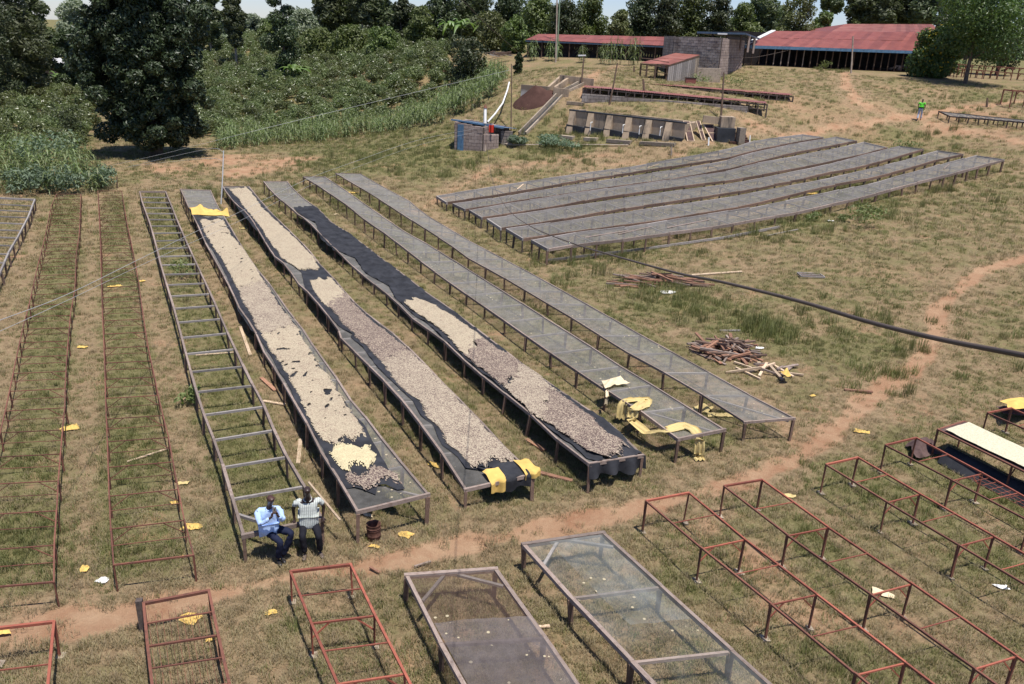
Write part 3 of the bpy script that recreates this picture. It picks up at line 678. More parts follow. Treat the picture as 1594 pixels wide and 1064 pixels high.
blab = {1: 'grey netted table farthest back in the block of six, below the long concrete tank', 2: 'grey netted table second from the back in the block of six',
        3: 'grey netted table third from the back in the block of six', 4: 'grey netted table fourth from the back in the block of six',
        5: 'grey netted table just behind the front one in the block of six', 6: 'front grey table of the block of six, long plank along its feet'}
BR = {}
for k in range(1, 7):
    rb = Ribbon(B[k][0], B[k][1], .62 if k > 5 else .55, 1.35); BR[k] = rb
    t = wooden_table(rb, blab[k], 'block of six grey netted drying tables', 'net_far', 'wood_grey', 'wood_dark' if k < 6 else 'wood_leg', (.07, .15), frontmat='wood_leg' if k < 6 else 'wood', barmat='wood_grey', legw=.09, netk=dict(sag=.05, wr=.03), rng_rail=.03, midrow=True)  # rear rows get browner, darker front rails: shade put into the wood colour
    if k == 6:
        for a, b, c in (((852,405),(1010,386),.12),((1010,386),(1130,369),.12),((1130,369),(1213,353),.12)):
            bar('foot_plank', U(*a, .1), U(*b, .1), .05, .12, 'wood_grey', t)
for (v, u, v2, u2, k, m_) in ((2.0,.55,3.9,.7,6,'wood'),(3.3,.5,5.0,.75,6,'wood'),(5.4,.45,7.6,.6,6,'wood'),(3.8,.3,4.6,.8,1,'wood_pale'),(11.2,.4,12.3,.75,1,'wood_pale'),(13.2,.3,14.0,.2,1,'wood_pale'),(22.4,.6,23.6,.9,6,'wood')):
    o = bar('plank', BR[k].P(v, u, .035), BR[k].P(v2, u2, .035), .07, .025, m_, None)
    where = {(6, 2.0): 'loose pale plank lying flat near the left end of the front netted table', (6, 3.3): 'loose pale plank lying slanted beside the left end planks of the front netted table', (6, 5.4): 'longest loose pale plank on top of the front netted table',
             (6, 22.4): 'loose pale plank at the far right end of the front netted table', (1, 3.8): 'short dark plank lying on the farthest back netted table, nearer its left end', (1, 11.2): 'pale plank lying across the farthest back netted table, middle of its length', (1, 13.2): 'small pale board on the farthest back netted table, right of its middle'}[(k, v)]
    tag(o, where, 'plank')
# ---- steel frames
def steel_frame(rb, label, group, mat, wd=.045, brace=True, thin=True, posts=None, cat='drying table frame', legw=.045, cross=True, tilt=.012, noend=False):
    t = thing('steel_table_frame', base_of(rb), label, cat, group)
    for E_, in ((rb.L,), (rb.R,)):
        for a in range(rb.n - 1):
            p0, p1 = E_[a], E_[a+1]; d = (p1 - p0) / np.linalg.norm(p1 - p0); jz = [0, 0, rng.normal(0, .006)]; bar('side_rail', p0 - d * .02 + jz, p1 + d * .02, wd * .85, wd * .85, ('rust_and_shade' if (mat == 'red_steel' and E_ is rb.L and rb.h > .78) else mat), t)  # left rails of tall red frames painted darker, imitating their side shade
    for k in range(rb.n):
        a, b = rb.L[k], rb.R[k]; hv = k in (0, rb.n - 1)
        dn = np.array([0, 0, 0.0 if hv else -.03])
        bar('end_rail' if hv else 'cross_rail', a + dn, b + dn, wd if hv else wd * .62, wd if hv else wd * .62, mat, t)
        for p in (a, b): leg(p, t, 'rust_and_shade' if rb.h > .78 else mat, legw * .9, dz=0, lean=tilt)
        if brace and 0 < k < rb.n - 1 and cross:
            w_ = b - a; z = np.array([0, 0, -.34])
            bar('brace', a + z, a + w_ * .30 + dn, wd * .5, wd * .5, mat, t); bar('brace', b + z, b - w_ * .30 + dn, wd * .5, wd * .5, mat, t)
        if thin and k < rb.n - 1:
            a2 = (a + rb.L[k+1]) / 2; b2 = (b + rb.R[k+1]) / 2; bar('rung', a2, b2, wd * .4, wd * .4, mat, t)
    if mat == 'red_steel' and rb.h > .6:
        for E_ in (rb.L, rb.R):
            for p in E_:
                z = hz(p[0], p[1]); w_ = rng.uniform(.10, .17); bar('footing', (p[0], p[1], z - .05), (p[0] + .01, p[1], z + rng.uniform(.02, .05)), w_ * 1.2, w_, 'concrete', t, kind='leg')
    return t
F1 = Ribbon(C(cA,(260,65),(235,120),(205,270),(165,430),(130,590),(100,700),(50,940),(25,1060))+[(2,665),(-10,720),(-28,800),(-44,850),(-58,918)],
            C(cA,(372,65),(365,250),(350,340),(345,500),(325,610),(310,780),(300,930),(298,1060))+C(cB,(290,175),(270,410),(258,620),(250,710),(248,903)), .55, 1.35, vert=False)
F2 = Ribbon(C(cA,(450,50),(455,150),(462,300),(466,450),(470,600),(478,760),(483,900),(486,1040))+C(cB,(492,200),(500,450),(505,600),(523,825)),
            C(cA,(560,50),(585,200),(615,340),(640,480),(655,600),(680,760),(710,900),(738,1040))+C(cB,(770,210),(820,480),(850,630),(890,780)), .6, 1.35, vert=False)
GS = 'rusty steel table frames in long rows on the left'
steel_frame(F1, 'leftmost long rusty steel table frame, reaching the left photo edge', GS, 'rust_and_shade', .032, legw=.036)
steel_frame(F2, 'long rusty steel table frame between the left steel row and the bare wooden frame', GS, 'rust_and_shade', .032, legw=.036)
GR = 'red painted steel table frames in the foreground'
def RB(l, r, h, step, ext=6.0): return Ribbon(l, r, h, step, vert=False, ext=ext)
R1 = RB(C(cR,(65,350),(220,485),(410,640),(620,805),(850,1000)), C(cR,(232,318),(400,460),(595,612),(808,772),(1050,960)), .82, 2.0)
R2 = RB(C(cR,(370,292),(530,420),(722,558),(932,708),(1190,890),(1430,1064)), C(cR,(518,267),(695,397),(905,540),(1105,675),(1368,855),(1590,1010)), .82, 2.0)
R3 = RB(C(cR,(768,208),(915,300),(1137,432),(1380,580),(1541,672)), C(cR,(892,180),(1035,265),(1257,392),(1515,540),(1690,640)), .82, 2.0)
R4 = RB(C(cR,(1000,132),(1165,218),(1365,325),(1541,418)), C(cR,(1120,103),(1300,195),(1485,305),(1660,400)), .82, 2.0)
R5 = RB(C(cR,(1205,72),(1360,147),(1541,235)), C(cR,(1308,40),(1440,100),(1590,172)), .8, 2.0)
R6 = RB(C(cQ,(1050,225),(1225,300),(1351,355)), C(cQ,(1250,185),(1351,230),(1480,285)), .8, 2.0)
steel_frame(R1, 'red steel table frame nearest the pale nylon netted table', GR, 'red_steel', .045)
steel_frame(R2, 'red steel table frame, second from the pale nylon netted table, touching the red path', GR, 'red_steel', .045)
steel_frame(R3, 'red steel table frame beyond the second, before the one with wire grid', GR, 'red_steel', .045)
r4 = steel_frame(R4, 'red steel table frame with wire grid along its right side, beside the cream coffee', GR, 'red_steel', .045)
for i in range(1, 60):
    v = 1.0 + i * .105
    if v < R4.n - 1: bar('grid_wire', R4.P(v, .52, -.02), R4.P(v, .98, -.02), .008, .008, 'red_steel', r4)
for u in (.52, .68, .84):
    for k in range(1, R4.n - 1): bar('grid_wire', R4.P(k, u, -.02), R4.P(k + 1, u, -.02), .008, .008, 'red_steel', r4)
t5 = steel_frame(R5, 'dark steel table full of cream coffee at the right photo edge', GR, 'rust_and_shade', .05, thin=False, cat='drying table')
surface(R5, 'net_top', 'brown_net', t5, sag=.02)
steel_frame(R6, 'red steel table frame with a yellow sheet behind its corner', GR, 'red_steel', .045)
E1 = RB([(-14,979),(-28,1070)], C(cF,(203,308),(180,541)), .75, 2.0, 5)
E2 = RB(C(cF,(540,240),(555,400),(572,541)), C(cF,(785,192),(822,365),(862,541)), .62, 1.2, 5)
E3 = RB(C(cF,(1092,120),(1160,290),(1250,495)), C(cF,(1318,93),(1392,250),(1497,452)), .72, 1.75, 5)
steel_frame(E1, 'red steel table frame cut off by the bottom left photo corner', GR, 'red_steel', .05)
e2 = steel_frame(E2, 'low brown rusty steel frame with a stout grey post at its corner', GR, 'rust_and_shade', .055, brace=False)
p = E2.L[0] + np.array([-.09, .03, 0]); bar('corner_post', (p[0], p[1], hz(p[0], p[1]) - .05), (p[0], p[1], p[2] + .06), .11, .11, 'wood_dark', e2, kind='leg')
for i in range(10): bar('grid_wire', E2.P(.15, .05 + i * .1, -.10), E2.P(min(3, E2.n - 1), .05 + i * .1, -.10), .007, .007, 'rust_and_shade', e2)
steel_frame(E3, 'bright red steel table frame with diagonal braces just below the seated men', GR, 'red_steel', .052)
# ---- foreground wooden netted tables
W4 = RB(C(cG,(88,258),(200,490),(325,700)), C(cG,(455,232),(600,430),(785,700)), .58, 1.9, 5)
W5 = RB(C(cG,(572,130),(740,320),(940,530),(1100,700)), C(cG,(900,82),(1165,325),(1400,540),(1580,700)), .6, 1.75, 5)
GF = 'wooden netted tables in the foreground'
w4 = wooden_table(W4, 'wooden table with reddish brown net and a smoky net laid over its near part', GF, 'net_brown', 'wood', 'wood_leg', (.07, .09), legw=.09, barmat='wood')
w5 = wooden_table(W5, 'wooden table with pale see-through nylon net, nearest the bottom photo edge', GF, 'net_pale', 'wood', 'wood_leg', (.075, .09), legw=.09, barmat='wood', netk=dict(wr=.03, nu=10, sub=8))
for rb, par in ((W4, w4), (W5, w5)):
    bar('brace', rb.P(0, .42, -.03), rb.P(.38, .04, -.03), .06, .05, 'wood_grey', par); bar('brace', rb.P(0, .55, -.03), rb.P(.24, .97, -.03), .06, .05, 'wood_grey', par)
v4, _ = W4.find(*cG(400, 450))
o = surface(W4, 'net_sheet', 'net_smoke', None, sag=.0, u0=.03, u1=.98, v0=v4, v1=W4.n - 1, nu=22, sub=12, dz=.03, wr=.05, seed=3)
tag(o, 'smoky grey nylon sheet covering the near part of the brown netted table', 'netting')
v5, _ = W5.find(*cG(1090, 470)); 
o = surface(W5, 'net_sheet', 'net_pale', None, sag=.0, u0=.28, u1=.93, v0=.05, v1=v5, nu=18, sub=12, dz=.03, wr=.04, seed=5)
tag(o, 'pale folded nylon sheet lying on the far half of the see-through netted table', 'netting')
# ------------------------------------------------------------------ cloths and coffee laid on the tables
def strip(rb, lpts, rpts, step=.13, nu=14, dz=.03, rough=0.0, bmp=.02, holes=0.0, jag=.0, name='coffee_beans', mat='cf_light', label='', cat='coffee', kind='stuff', seed=0, wr=0.0, grow=(0, 0)):
    Lp = np.array([rb.find(*p) for p in lpts]); Rp = np.array([rb.find(*p) for p in rpts])
    Lp = Lp[np.argsort(Lp[:, 0])]; Rp = Rp[np.argsort(Rp[:, 0])]
    n = max(4, int(max(abs(Lp[-1, 0] - Lp[0, 0]), abs(Rp[-1, 0] - Rp[0, 0])) * rb.len / (rb.n - 1) / step))
    q = np.linspace(0, 1, n)
    def samp(E_):
        v = E_[0, 0] + q * (E_[-1, 0] - E_[0, 0]); return v, np.interp(v, E_[:, 0], E_[:, 1])
    vl, ul = samp(Lp); vr, ur = samp(Rp); ul = ul + grow[0]; ur = ur + grow[1]
    ph = seed * 7.1
    ul = ul + jag * (vnoise(q * n * step, q * 0 + ph, .35, seed) - .5) * 2; ur = ur + jag * (vnoise(q * n * step, q * 0 + ph + 50, .35, seed) - .5) * 2
    tt = np.linspace(0, 1, nu)
    VV = vl[:, None] * (1 - tt) + vr[:, None] * tt; UU = ul[:, None] * (1 - tt) + ur[:, None] * tt
    if jag: VV = VV + (vnoise(tt * 1.5 + ph, tt * 0 + 3, .2, seed) - .5)[None] * .35
    P_ = rb.P(VV, UU, dz); x, y = P_[..., 0], P_[..., 1]
    edge = np.minimum(1, np.minimum(tt, 1 - tt)[None] * 8) * np.minimum(1, np.minimum(q, 1 - q)[:, None] * n * .5)
    P_[..., 2] += edge * bmp * (.5 + vnoise(x, y, .18, seed + 3)) + wr * (vnoise(x, y, .5, seed + 4) + 1.3 * (1 - np.abs(2 * vnoise(x * 1.6 + y * .8, y * .5 - x * .25, .33, seed + 9) - 1)) ** 3)
    over = (UU < -.01) | (UU > 1.01); P_[..., 2] -= np.where(UU < 0, -UU * 1.5, np.where(UU > 1, (UU - 1) * 1.5, 0))
    ii = np.arange(n * nu).reshape(n, nu); a = ii[:-1, :-1]; Fq = np.stack([a.ravel(), ii[1:, :-1].ravel(), ii[1:, 1:].ravel(), ii[:-1, 1:].ravel()], 1)
    if kind == 'stuff':      # beans thin out towards the edges of the layer
        eu = np.minimum(tt, 1 - tt)[None] * np.abs(UU[:, -1:] - UU[:, :1]) * 1.6; ev = np.minimum(q, 1 - q)[:, None] * n * step
        ed = np.minimum(eu / .07, ev / .30); ed = (ed[:-1, :-1] + ed[1:, 1:]).ravel() / 2
        Fq = Fq[np.random.default_rng(seed).uniform(0, 1, len(Fq)) < .25 + ed]
    if holes:
        c_ = P_.reshape(-1, 3)[Fq].mean(1); hn = vnoise(c_[:, 0] * 1.0, c_[:, 1] * .55, .16, seed + 20); hb = vnoise(c_[:, 0], c_[:, 1], 1.6, seed + 21)
        Fq = Fq[hn + .12 * hb < 1.02 - holes]
    o = pob(name, P_.reshape(-1, 3), Fq, mat, None, True); tag(o, label, cat, None, kind); return o
BC = dict(mat='black_cloth', name='shade_cloth', cat='cloth', kind=None, bmp=0, wr=.02, dz=.018, nu=16, step=.12, jag=.01)
t4l = C(c3,(35,290),(85,390),(150,490),(215,600),(280,730),(330,830),(385,930),(420,1010))+C(c4,(95,20),(150,110),(200,190),(265,290),(300,390),(360,500),(410,560))
t4r = C(c3,(190,285),(240,380),(300,450),(380,560),(440,670),(500,750),(570,860),(650,960),(690,1040))+C(c4,(285,50),(350,110),(400,200),(470,280),(520,370),(580,440),(615,520))
strip(T[4], C(c3,(5,262),(60,380),(130,490),(190,600),(255,740),(285,850),(360,960))+C(c4,(75,20),(130,110),(180,190),(240,290),(280,390),(340,500),(400,590),(440,690),(500,790)),
      C(c3,(205,275),(262,380),(320,450),(400,560),(460,670),(520,750),(590,860),(670,960))+C(c4,(300,50),(375,130),(425,220),(495,300),(550,390),(600,440),(650,540),(720,650),(795,752)), label='black shade cloth under the pale coffee on the table beside the drum', seed=1, grow=(0, -.055), **BC)
def part(pts, a, b):
    return [p for p in pts if a <= p[1] <= b]
def cut(pts, y0, y1):           # sub-polyline between two photo heights
    P_ = np.array(pts); P_ = P_[np.argsort(P_[:, 1])]; xs = lambda y: float(np.interp(y, P_[:, 1], P_[:, 0]))
    return [(xs(y), y) for y in np.linspace(y0, y1, 9)]
CF = dict(step=.045, nu=44, jag=.03, dz=.05)
strip(T[4], cut(t4l, 343, 452), cut(t4r, 342, 440), mat='cf_light', label='pale coffee layer on the far part of the table beside the drum', seed=2, holes=.03, **CF)
strip(T[4], cut(t4l, 448, 523), cut(t4r, 436, 514), mat='cf_mid', label='brownish speckled coffee patch in the middle of the table beside the drum', seed=3, **CF)
strip(T[4], cut(t4l, 517, 692), cut(t4r, 508, 686), mat='cf_light', label='long cream coffee layer on the near half of the table beside the drum', seed=4, holes=.12, **CF)
CF2 = dict(step=.045, nu=30, jag=.05, dz=.055)
strip(T[4], C(c4,(415,570),(410,600),(440,640),(500,688)), C(c4,(640,555),(650,600),(670,630),(640,660)), mat='cf_yellow', label='small bright yellow pile of coffee near the end of the table beside the drum', seed=5, bmp=.05, **CF2)
strip(T[4], C(c4,(500,695),(515,730),(545,768)), C(c4,(690,662),(750,690),(778,745)), mat='cf_brown', label='dark brown coffee patch at the very near end of the table beside the drum', seed=6, **CF2)
l5 = C(c3,(220,90),(280,160),(330,230),(400,310),(440,370),(500,460),(570,540),(650,598)); r5 = C(c3,(330,82),(400,170),(440,230),(520,300),(610,380),(690,460),(760,540),(795,598))
l5b = C(c3,(705,650),(750,740),(790,790),(870,860),(920,930),(1000,1000),(1030,1060))+C(c4,(620,70),(700,170),(750,240),(860,330),(900,410),(960,450),(1000,540),(1080,590),(1100,640),(1130,668))
r5b = C(c3,(850,645),(930,730),(990,800),(1060,870),(1130,930),(1200,980),(1290,1060))+C(c4,(830,90),(930,190),(1030,290),(1120,390),(1220,500),(1320,580),(1350,620),(1320,655))
strip(T[5], C(c3,(195,92),(250,165),(300,230),(370,320),(410,370),(475,460),(545,540),(620,570),(670,610),(700,720),(760,800),(840,870),(890,940),(970,1010))+C(c4,(540,0),(590,70),(670,180),(730,240),(840,335),(880,410),(940,460),(985,560),(1060,620),(1100,680),(1220,690)),
      C(c3,(340,84),(420,180),(490,258),(570,330),(660,420),(720,480),(800,570),(880,665),(960,760),(1060,860),(1140,925),(1260,1030))+C(c4,(800,60),(880,140),(980,240),(1080,345),(1180,450),(1280,560),(1385,645)), label='black shade cloth under the coffee on the table with the bundled cloth', seed=7, **BC)
strip(T[5], cut(l5, 294, 422), cut(r5, 292, 421), mat='cf_light', label='cream coffee layer on the far part of the table with the bundled cloth', seed=8, **CF)
strip(T[5], cut(l5b, 435, 480), cut(r5b, 434, 460), mat='cf_light', label='cream coffee patch just past the bare gap on the table with the bundled cloth', seed=9, **CF)
strip(T[5], cut(l5b, 475, 567), cut(r5b, 455, 552), mat='cf_brown', label='dark brown speckled coffee in the middle of the table with the bundled cloth', seed=10, **CF)
strip(T[5], cut(l5b, 560, 728), cut(r5b, 545, 722), mat='cf_mid', label='tan speckled coffee on the near half of the table with the bundled cloth', seed=11, **CF)
strip(T[6], C(c3,(625,212),(640,240),(700,280),(760,310),(785,392),(870,470),(1000,530),(1070,620),(1210,700),(1260,780),(1330,850),(1450,930))+C(c4,(1000,30),(1100,130),(1230,240),(1400,370))+C(c5,(0,438),(100,530),(200,590),(255,640),(310,690),(330,720)),
      C(c3,(745,200),(860,310),(960,360),(1050,430),(1150,510),(1290,610),(1400,700),(1576,820))+C(c4,(1300,85),(1430,185))+C(c5,(130,265),(280,365),(430,465),(520,550),(612,655)), label='black shade cloth on the third coffee table, bare on its far part',
      seed=12, mat='black_cloth', name='shade_cloth', cat='cloth', kind=None, bmp=0, wr=.04, dz=.015, nu=26, step=.09, jag=.02)
l6 = C(c3,(1280,790),(1360,860),(1450,920),(1510,960))+C(c4,(1040,60),(1100,120),(1200,200),(1290,280),(1350,340),(1450,420),(1594,520))+C(c5,(60,470),(160,550),(260,610),(350,660),(400,668))
r6 = C(c3,(1400,775),(1460,800),(1560,860))+C(c4,(1270,90),(1360,140),(1460,210),(1560,290))+C(c5,(0,200),(120,290),(250,390),(330,450),(420,540),(500,580),(555,635))
strip(T[6], cut(l6, 471, 560), cut(r6, 467, 530), mat='cf_light', label='cream coffee patch next to the bare black cloth on the third coffee table', seed=13, **dict(CF, dz=.10))
strip(T[6], cut(l6, 554, 607), cut(r6, 524, 577), mat='cf_brown', label='brown coffee band in the middle of the third coffee table', seed=14, **dict(CF, dz=.10))
strip(T[6], cut(l6, 600, 655), cut(r6, 570, 612), mat='cf_mid', label='tan speckled coffee band between two browner bands of the third coffee table', seed=15, **dict(CF, dz=.10))
strip(T[6], cut(l6, 648, 714), cut(r6, 605, 706), mat='cf_brown', label='dark brown coffee at the near end of the third coffee table', seed=16, **dict(CF, dz=.10))
o = surface(R5, 'coffee_beans', 'cf_cream', None, sag=0, u0=.06, u1=.94, v0=.08, v1=R5.n - 1.05, nu=22, sub=24, dz=.06, wr=.02, seed=17); tag(o, 'thick even cream coffee layer on the dark steel table at the right photo edge', 'coffee', kind='stuff')
# black cloth hanging off the near end of the third coffee table
def sheet(name, fn, nu, nv, mat, label, cat='cloth', parent=None):
    Q = np.array([[fn(i / (nu - 1), j / (nv - 1)) for j in range(nv)] for i in range(nu)], float)
    ii = np.arange(nu * nv).reshape(nu, nv); Fq = np.stack([ii[:-1, :-1].ravel(), ii[1:, :-1].ravel(), ii[1:, 1:].ravel(), ii[:-1, 1:].ravel()], 1)
    o = pob(name, Q.reshape(-1, 3), Fq, mat, parent, True)
    if label: tag(o, label, cat)
    return o
rb = T[6]; N6 = rb.n - 1; nd = (rb.L[-1] - rb.L[-3]); nd = nd / np.linalg.norm(nd)
def hang(a, b):
    p = rb.P(N6, -.02 + a * 1.08, .035) + nd * (.03 + .10 * math.sin(a * 19) * b + .05 * b); p[2] -= b * (.26 + .14 * vnoise(a * 6, 0, 1, 5)[()] + .1 * a); return p
sheet('shade_cloth_skirt', hang, 40, 10, 'black_cloth', 'black cloth skirt hanging over the near end of the third coffee table')
# rags
def rag(pos, w_, l_, mat, label, seed, rz=None, amp=.10, name='cloth_scrap', cat='cloth', lift=.02, kind=None):
    rz = rng.uniform(0, 3.1) if rz is None else rz; ca, sa = math.cos(rz), math.sin(rz); r = np.random.default_rng(seed)
    cn = r.uniform(.6, 1.15, 8)
    def fn(a, b):
        x, y = a - .5, b - .5; ang = (math.atan2(y, x) / (2 * math.pi)) % 1 * 8; i = int(ang); f = ang - i; s_ = cn[i % 8] * (1 - f) + cn[(i+1) % 8] * f
        X, Y = x * w_ * s_, y * l_ * s_; wx, wy = pos[0] + X * ca - Y * sa, pos[1] + X * sa + Y * ca
        return (wx, wy, pos[2] + lift + amp * float(vnoise(X * 1.0 + seed, Y, min(w_, l_) * .3, seed)) * (1 - 1.2 * max(abs(x), abs(y))))
    return sheet(name, fn, 12, 12, mat, label, cat)
def onto(px, py, h=0): return U(px, py, h)
RAGS = [((108,667),.42,.35,'yellow_cloth','yellow rag lying right of the leftmost steel frame, halfway down'), ((300,821),.42,.25,'yellow_cloth','yellow rag on the grass beside the near right corner of the second steel frame'),
 ((297,964),.42,.30,'yellow_cloth','crumpled yellow cloth on the red soil inside the low brown frame'), ((180,446),.55,.25,'yellow_cloth','yellow rag inside the second steel frame, toward its far end'),
 ((221,438),.25,.2,'yellow_cloth','small yellow scrap just right of the second steel frame, toward its far end'), ((285,753),.28,.16,'mustard_cloth','pale yellow scrap between the second steel frame and the bare wooden frame'),
 ((132,887),.16,.30,'yellow_cloth','narrow yellow scrap between the two steel frames near their front ends'), ((272,784),.2,.14,'yellow_cloth','tiny yellow scrap touching the right rail of the second steel frame'),
 ((378,356),.5,.3,'mustard_cloth','pale yellow rag in the grass right of the far yellow cloth'), ((630,834),.34,.24,'yellow_cloth','yellow scrap on the grass to the right of the rusty drum'),
 ((583,852),.24,.12,'yellow_cloth','small orange yellow scrap below the rusty drum'), ((573,803),.25,.14,'cream_cloth','pale scrap under the near end of the table beside the drum'),
 ((547,300),.9,.45,'yellow_cloth','yellow rag between the far ends of the two rightmost long tables'), ((1344,673),.5,.25,'yellow_cloth','flat yellow rag on dry grass left of the cream coffee table'),
 ((1375,925),.45,.25,'cream_cloth','cream rag under the second red frame from the pale netted table'), ((1267,302),.8,.5,'yellow_cloth','yellow rag between the front two tables of the grey block'),
 ((1160,322),.6,.35,'yellow_cloth','smaller left one of two yellow rags between the front grey tables'), ((128,541),.35,.22,'yellow_cloth','yellow scrap between the two steel frames, about mid way'),
 ((675,724),.4,.25,'yellow_cloth','yellow rag half under the table with the bundled cloth'), ((1228,773),.3,.2,'mustard_cloth','faded yellow scrap on the red path near the second red frame'),
 ((1265,617),.22,.14,'yellow_cloth','small yellow scrap below the reddish plank pile'), ((524,334),.3,.2,'cream_cloth','pale scrap beside the third coffee table, far part'),
 ((1040,455),.7,.5,'white','crumpled white sack beside the far plank pile'), ((1182,542),.35,.2,'white','white scrap just right of the reddish plank pile'), ((1293,344),.35,.3,'white','tiny white scrap in grass before the front table of the grey block'),
 ((160,904),.22,.18,'white','white crumpled bag on the grass before the second steel frame'), ((1558,915),.28,.12,'white','bluish white scrap at the far right under the third red frame'), ((8,985),.22,.15,'yellow_cloth','yellow scrap on the path by the bottom left frame'),
 ((421,955),.25,.12,'yellow_cloth','thin twisted yellow strip on dry grass left of the bright red frame'), ((329,997),.18,.10,'yellow_cloth','tiny yellow scrap at the right rail of the low brown frame'),
 ((286,868),.14,.1,'yellow_cloth','tiny yellow scrap on the grass above the low brown frame')]
for i, (p, a, b, m_, lb) in enumerate(RAGS):
    q = U(*p); rag(q, a, b, m_, lb, 100 + i, rz=rng.uniform(-.4, .6), amp=.09)
rag(U(1223, 584, .22), .35, .4, 'yellow_cloth', 'yellow rag draped over the upright stub at the right of the plank heap', 150, rz=.2, amp=.3)
# far yellow cloth on table 4
v, u = T[4].find(*c3(100, 240)); v0 = v; nd4 = (T[4].L[3] - T[4].L[1])[:2]; nd4 = nd4 / np.linalg.norm(nd4)
def yc(a, b):
    p = T[4].P(v0 - .25 + b * .75, -.02 + a * 1.2, .05); p[2] += (.30 * float(vnoise(a * 7, b * 4, 1, 4)) + .10 * math.sin(a * 6)) * math.sin(math.pi * b) + .06 * math.sin(math.pi * b); p[:2] += (float(vnoise(a * 5, b, 1, 44)) - .5) * .35 * nd4 * (1 if b > .5 else -1); return p
sheet('folded_cloth', yc, 22, 12, 'yellow_cloth', 'bright yellow cloth folded across the far part of the table beside the drum')
# black-yellow bundle on table 5
rb = T[5]; N5 = rb.n - 1; n5 = rb.L[-1] - rb.L[-3]; n5 /= np.linalg.norm(n5)
def drape5(u0, u1, back, drop, ph, lift=.04):
    def fn(a, b):
        p = rb.P(N5 - back * (1 - min(1, b * 2)), u0 + a * (u1 - u0), lift)
        p[2] += .09 * float(vnoise(a * 4 + ph, b * 4, 1, 6)) * (1 if b < .5 else .3)
        if b > .5: p += n5 * (.05 + .04 * math.sin(a * 9 + ph)); p[2] -= (b - .5) * 2 * drop * (1 - .25 * float(vnoise(a * 3 + ph, 0, 1, 7)))
        return p
    return fn
sheet('cloth_bundle', drape5(.36, .60, .30, .30, 1, .06), 16, 20, 'yellow_cloth', 'yellow cloth end hanging over the near edge, left of the bunched black cloth')
sheet('cloth_bundle', drape5(.52, .96, .40, .30, 5), 22, 20, 'black_cloth', 'black cloth end bunched between the two yellow cloth ends')
sheet('cloth_bundle', drape5(.88, 1.12, .42, .16, 9, .07), 14, 20, 'yellow_cloth', 'yellow cloth end at the right corner, beside the bunched black cloth')
# cloths on table 7
rb7 = T[7]
def path_strip(pts, wd, seed, wave=.03):
    P_ = np.array(pts, float); d = np.concatenate([[0], np.cumsum(np.linalg.norm(np.diff(P_, axis=0), axis=1))])
    def fn(a, b):
        t = a * d[-1]; c = np.array([np.interp(t, d, P_[:, k]) for k in range(3)]); c2 = np.array([np.interp(min(t + .05, d[-1]), d, P_[:, k]) for k in range(3)]); c1 = np.array([np.interp(max(t - .05, 0), d, P_[:, k]) for k in range(3)])
        dr = c2 - c1; dr /= np.linalg.norm(dr) + 1e-9; sd_ = np.cross(dr, [0, 0, 1.]); 
        if np.linalg.norm(sd_) < .35: sd_ = np.array([.9, -.2, 0])
        sd_ /= np.linalg.norm(sd_); w_ = wd * (.8 + .5 * float(vnoise(a * 6, seed, 1, 3)))
        p = c + sd_ * (b - .5) * w_; p[2] += wave * math.sin(b * 14 + a * 3) + .05 * float(vnoise(a * 20, b * 5, 1, seed)); p += np.array([0, -1, 0]) * wave * math.cos(b * 14); return p
    return fn
def t7(x, y, dz=.05):
    v, u = rb7.find(*c5(x, y)); return rb7.P(v, u, dz)
def off7(x, y, drop):
    v, u = rb7.find(*c5(x, y)); p = rb7.P(v, u, 0); p[2] -= drop; return p
e0 = t7(505, 330); 
sheet('yellow_cloth', path_strip([e0 + [-.12,-.12,-.55], e0 + [-.08,-.05,-.1], e0, t7(640, 320), t7(600, 370)], .30, 1), 30, 9, 'mustard_cloth', 'upper mustard cloth, folded over the left rail of the netted table')
a0 = t7(555, 385); a1 = t7(760, 485); hh = hz(a0[0], a0[1])
mid = (a0 + a1) / 2 + np.array([-.1, -.1, -.38])
c0 = t7(905, 500); end = c0 + nd * .35; end2 = end.copy(); end[2] = hz(end[0], end[1]) + .35; end2[2] = hz(end2[0], end2[1]) + .04; e3 = end2 + nd * .18 + [-.05, 0, 0.0]
sheet('yellow_cloth', path_strip([t7(620, 350), a0, a0 + [-.05, -.08, -.3], mid, a1 + [-.06,-.06,-.04], t7(850, 480, .07), c0, c0 + nd * .28 + [0,0,-.08], end, end2, e3], .27, 2), 70, 9, 'mustard_cloth', 'long mustard cloth looping along the rail and hanging to the ground')
rag(t7(435, 235, .06), .85, .5, 'cream_cloth', 'cream cloth crumpled flat on the netted table, above the mustard cloths', 7, rz=.5, amp=.26)
q = t7(405, 290); tag(sheet('cloth_tail', path_strip([t7(400, 270), q + [-.06,-.05,-.05], q + [-.08,-.06,-.3]], .09, 4, .01), 8, 4, 'cream_cloth', None), 'thin cream strip hanging off the rail below the cream cloth', 'cloth')
rag(U(*c5(970, 375)), .6, .5, 'mustard_cloth', 'pale mustard cloth on the grass under the rightmost long table, left piece', 8, amp=.3); rag(U(*c5(1060, 405)), .7, .25, 'mustard_cloth', 'pale mustard cloth on the grass under the rightmost long table, right piece', 9, rz=.1, amp=.12)
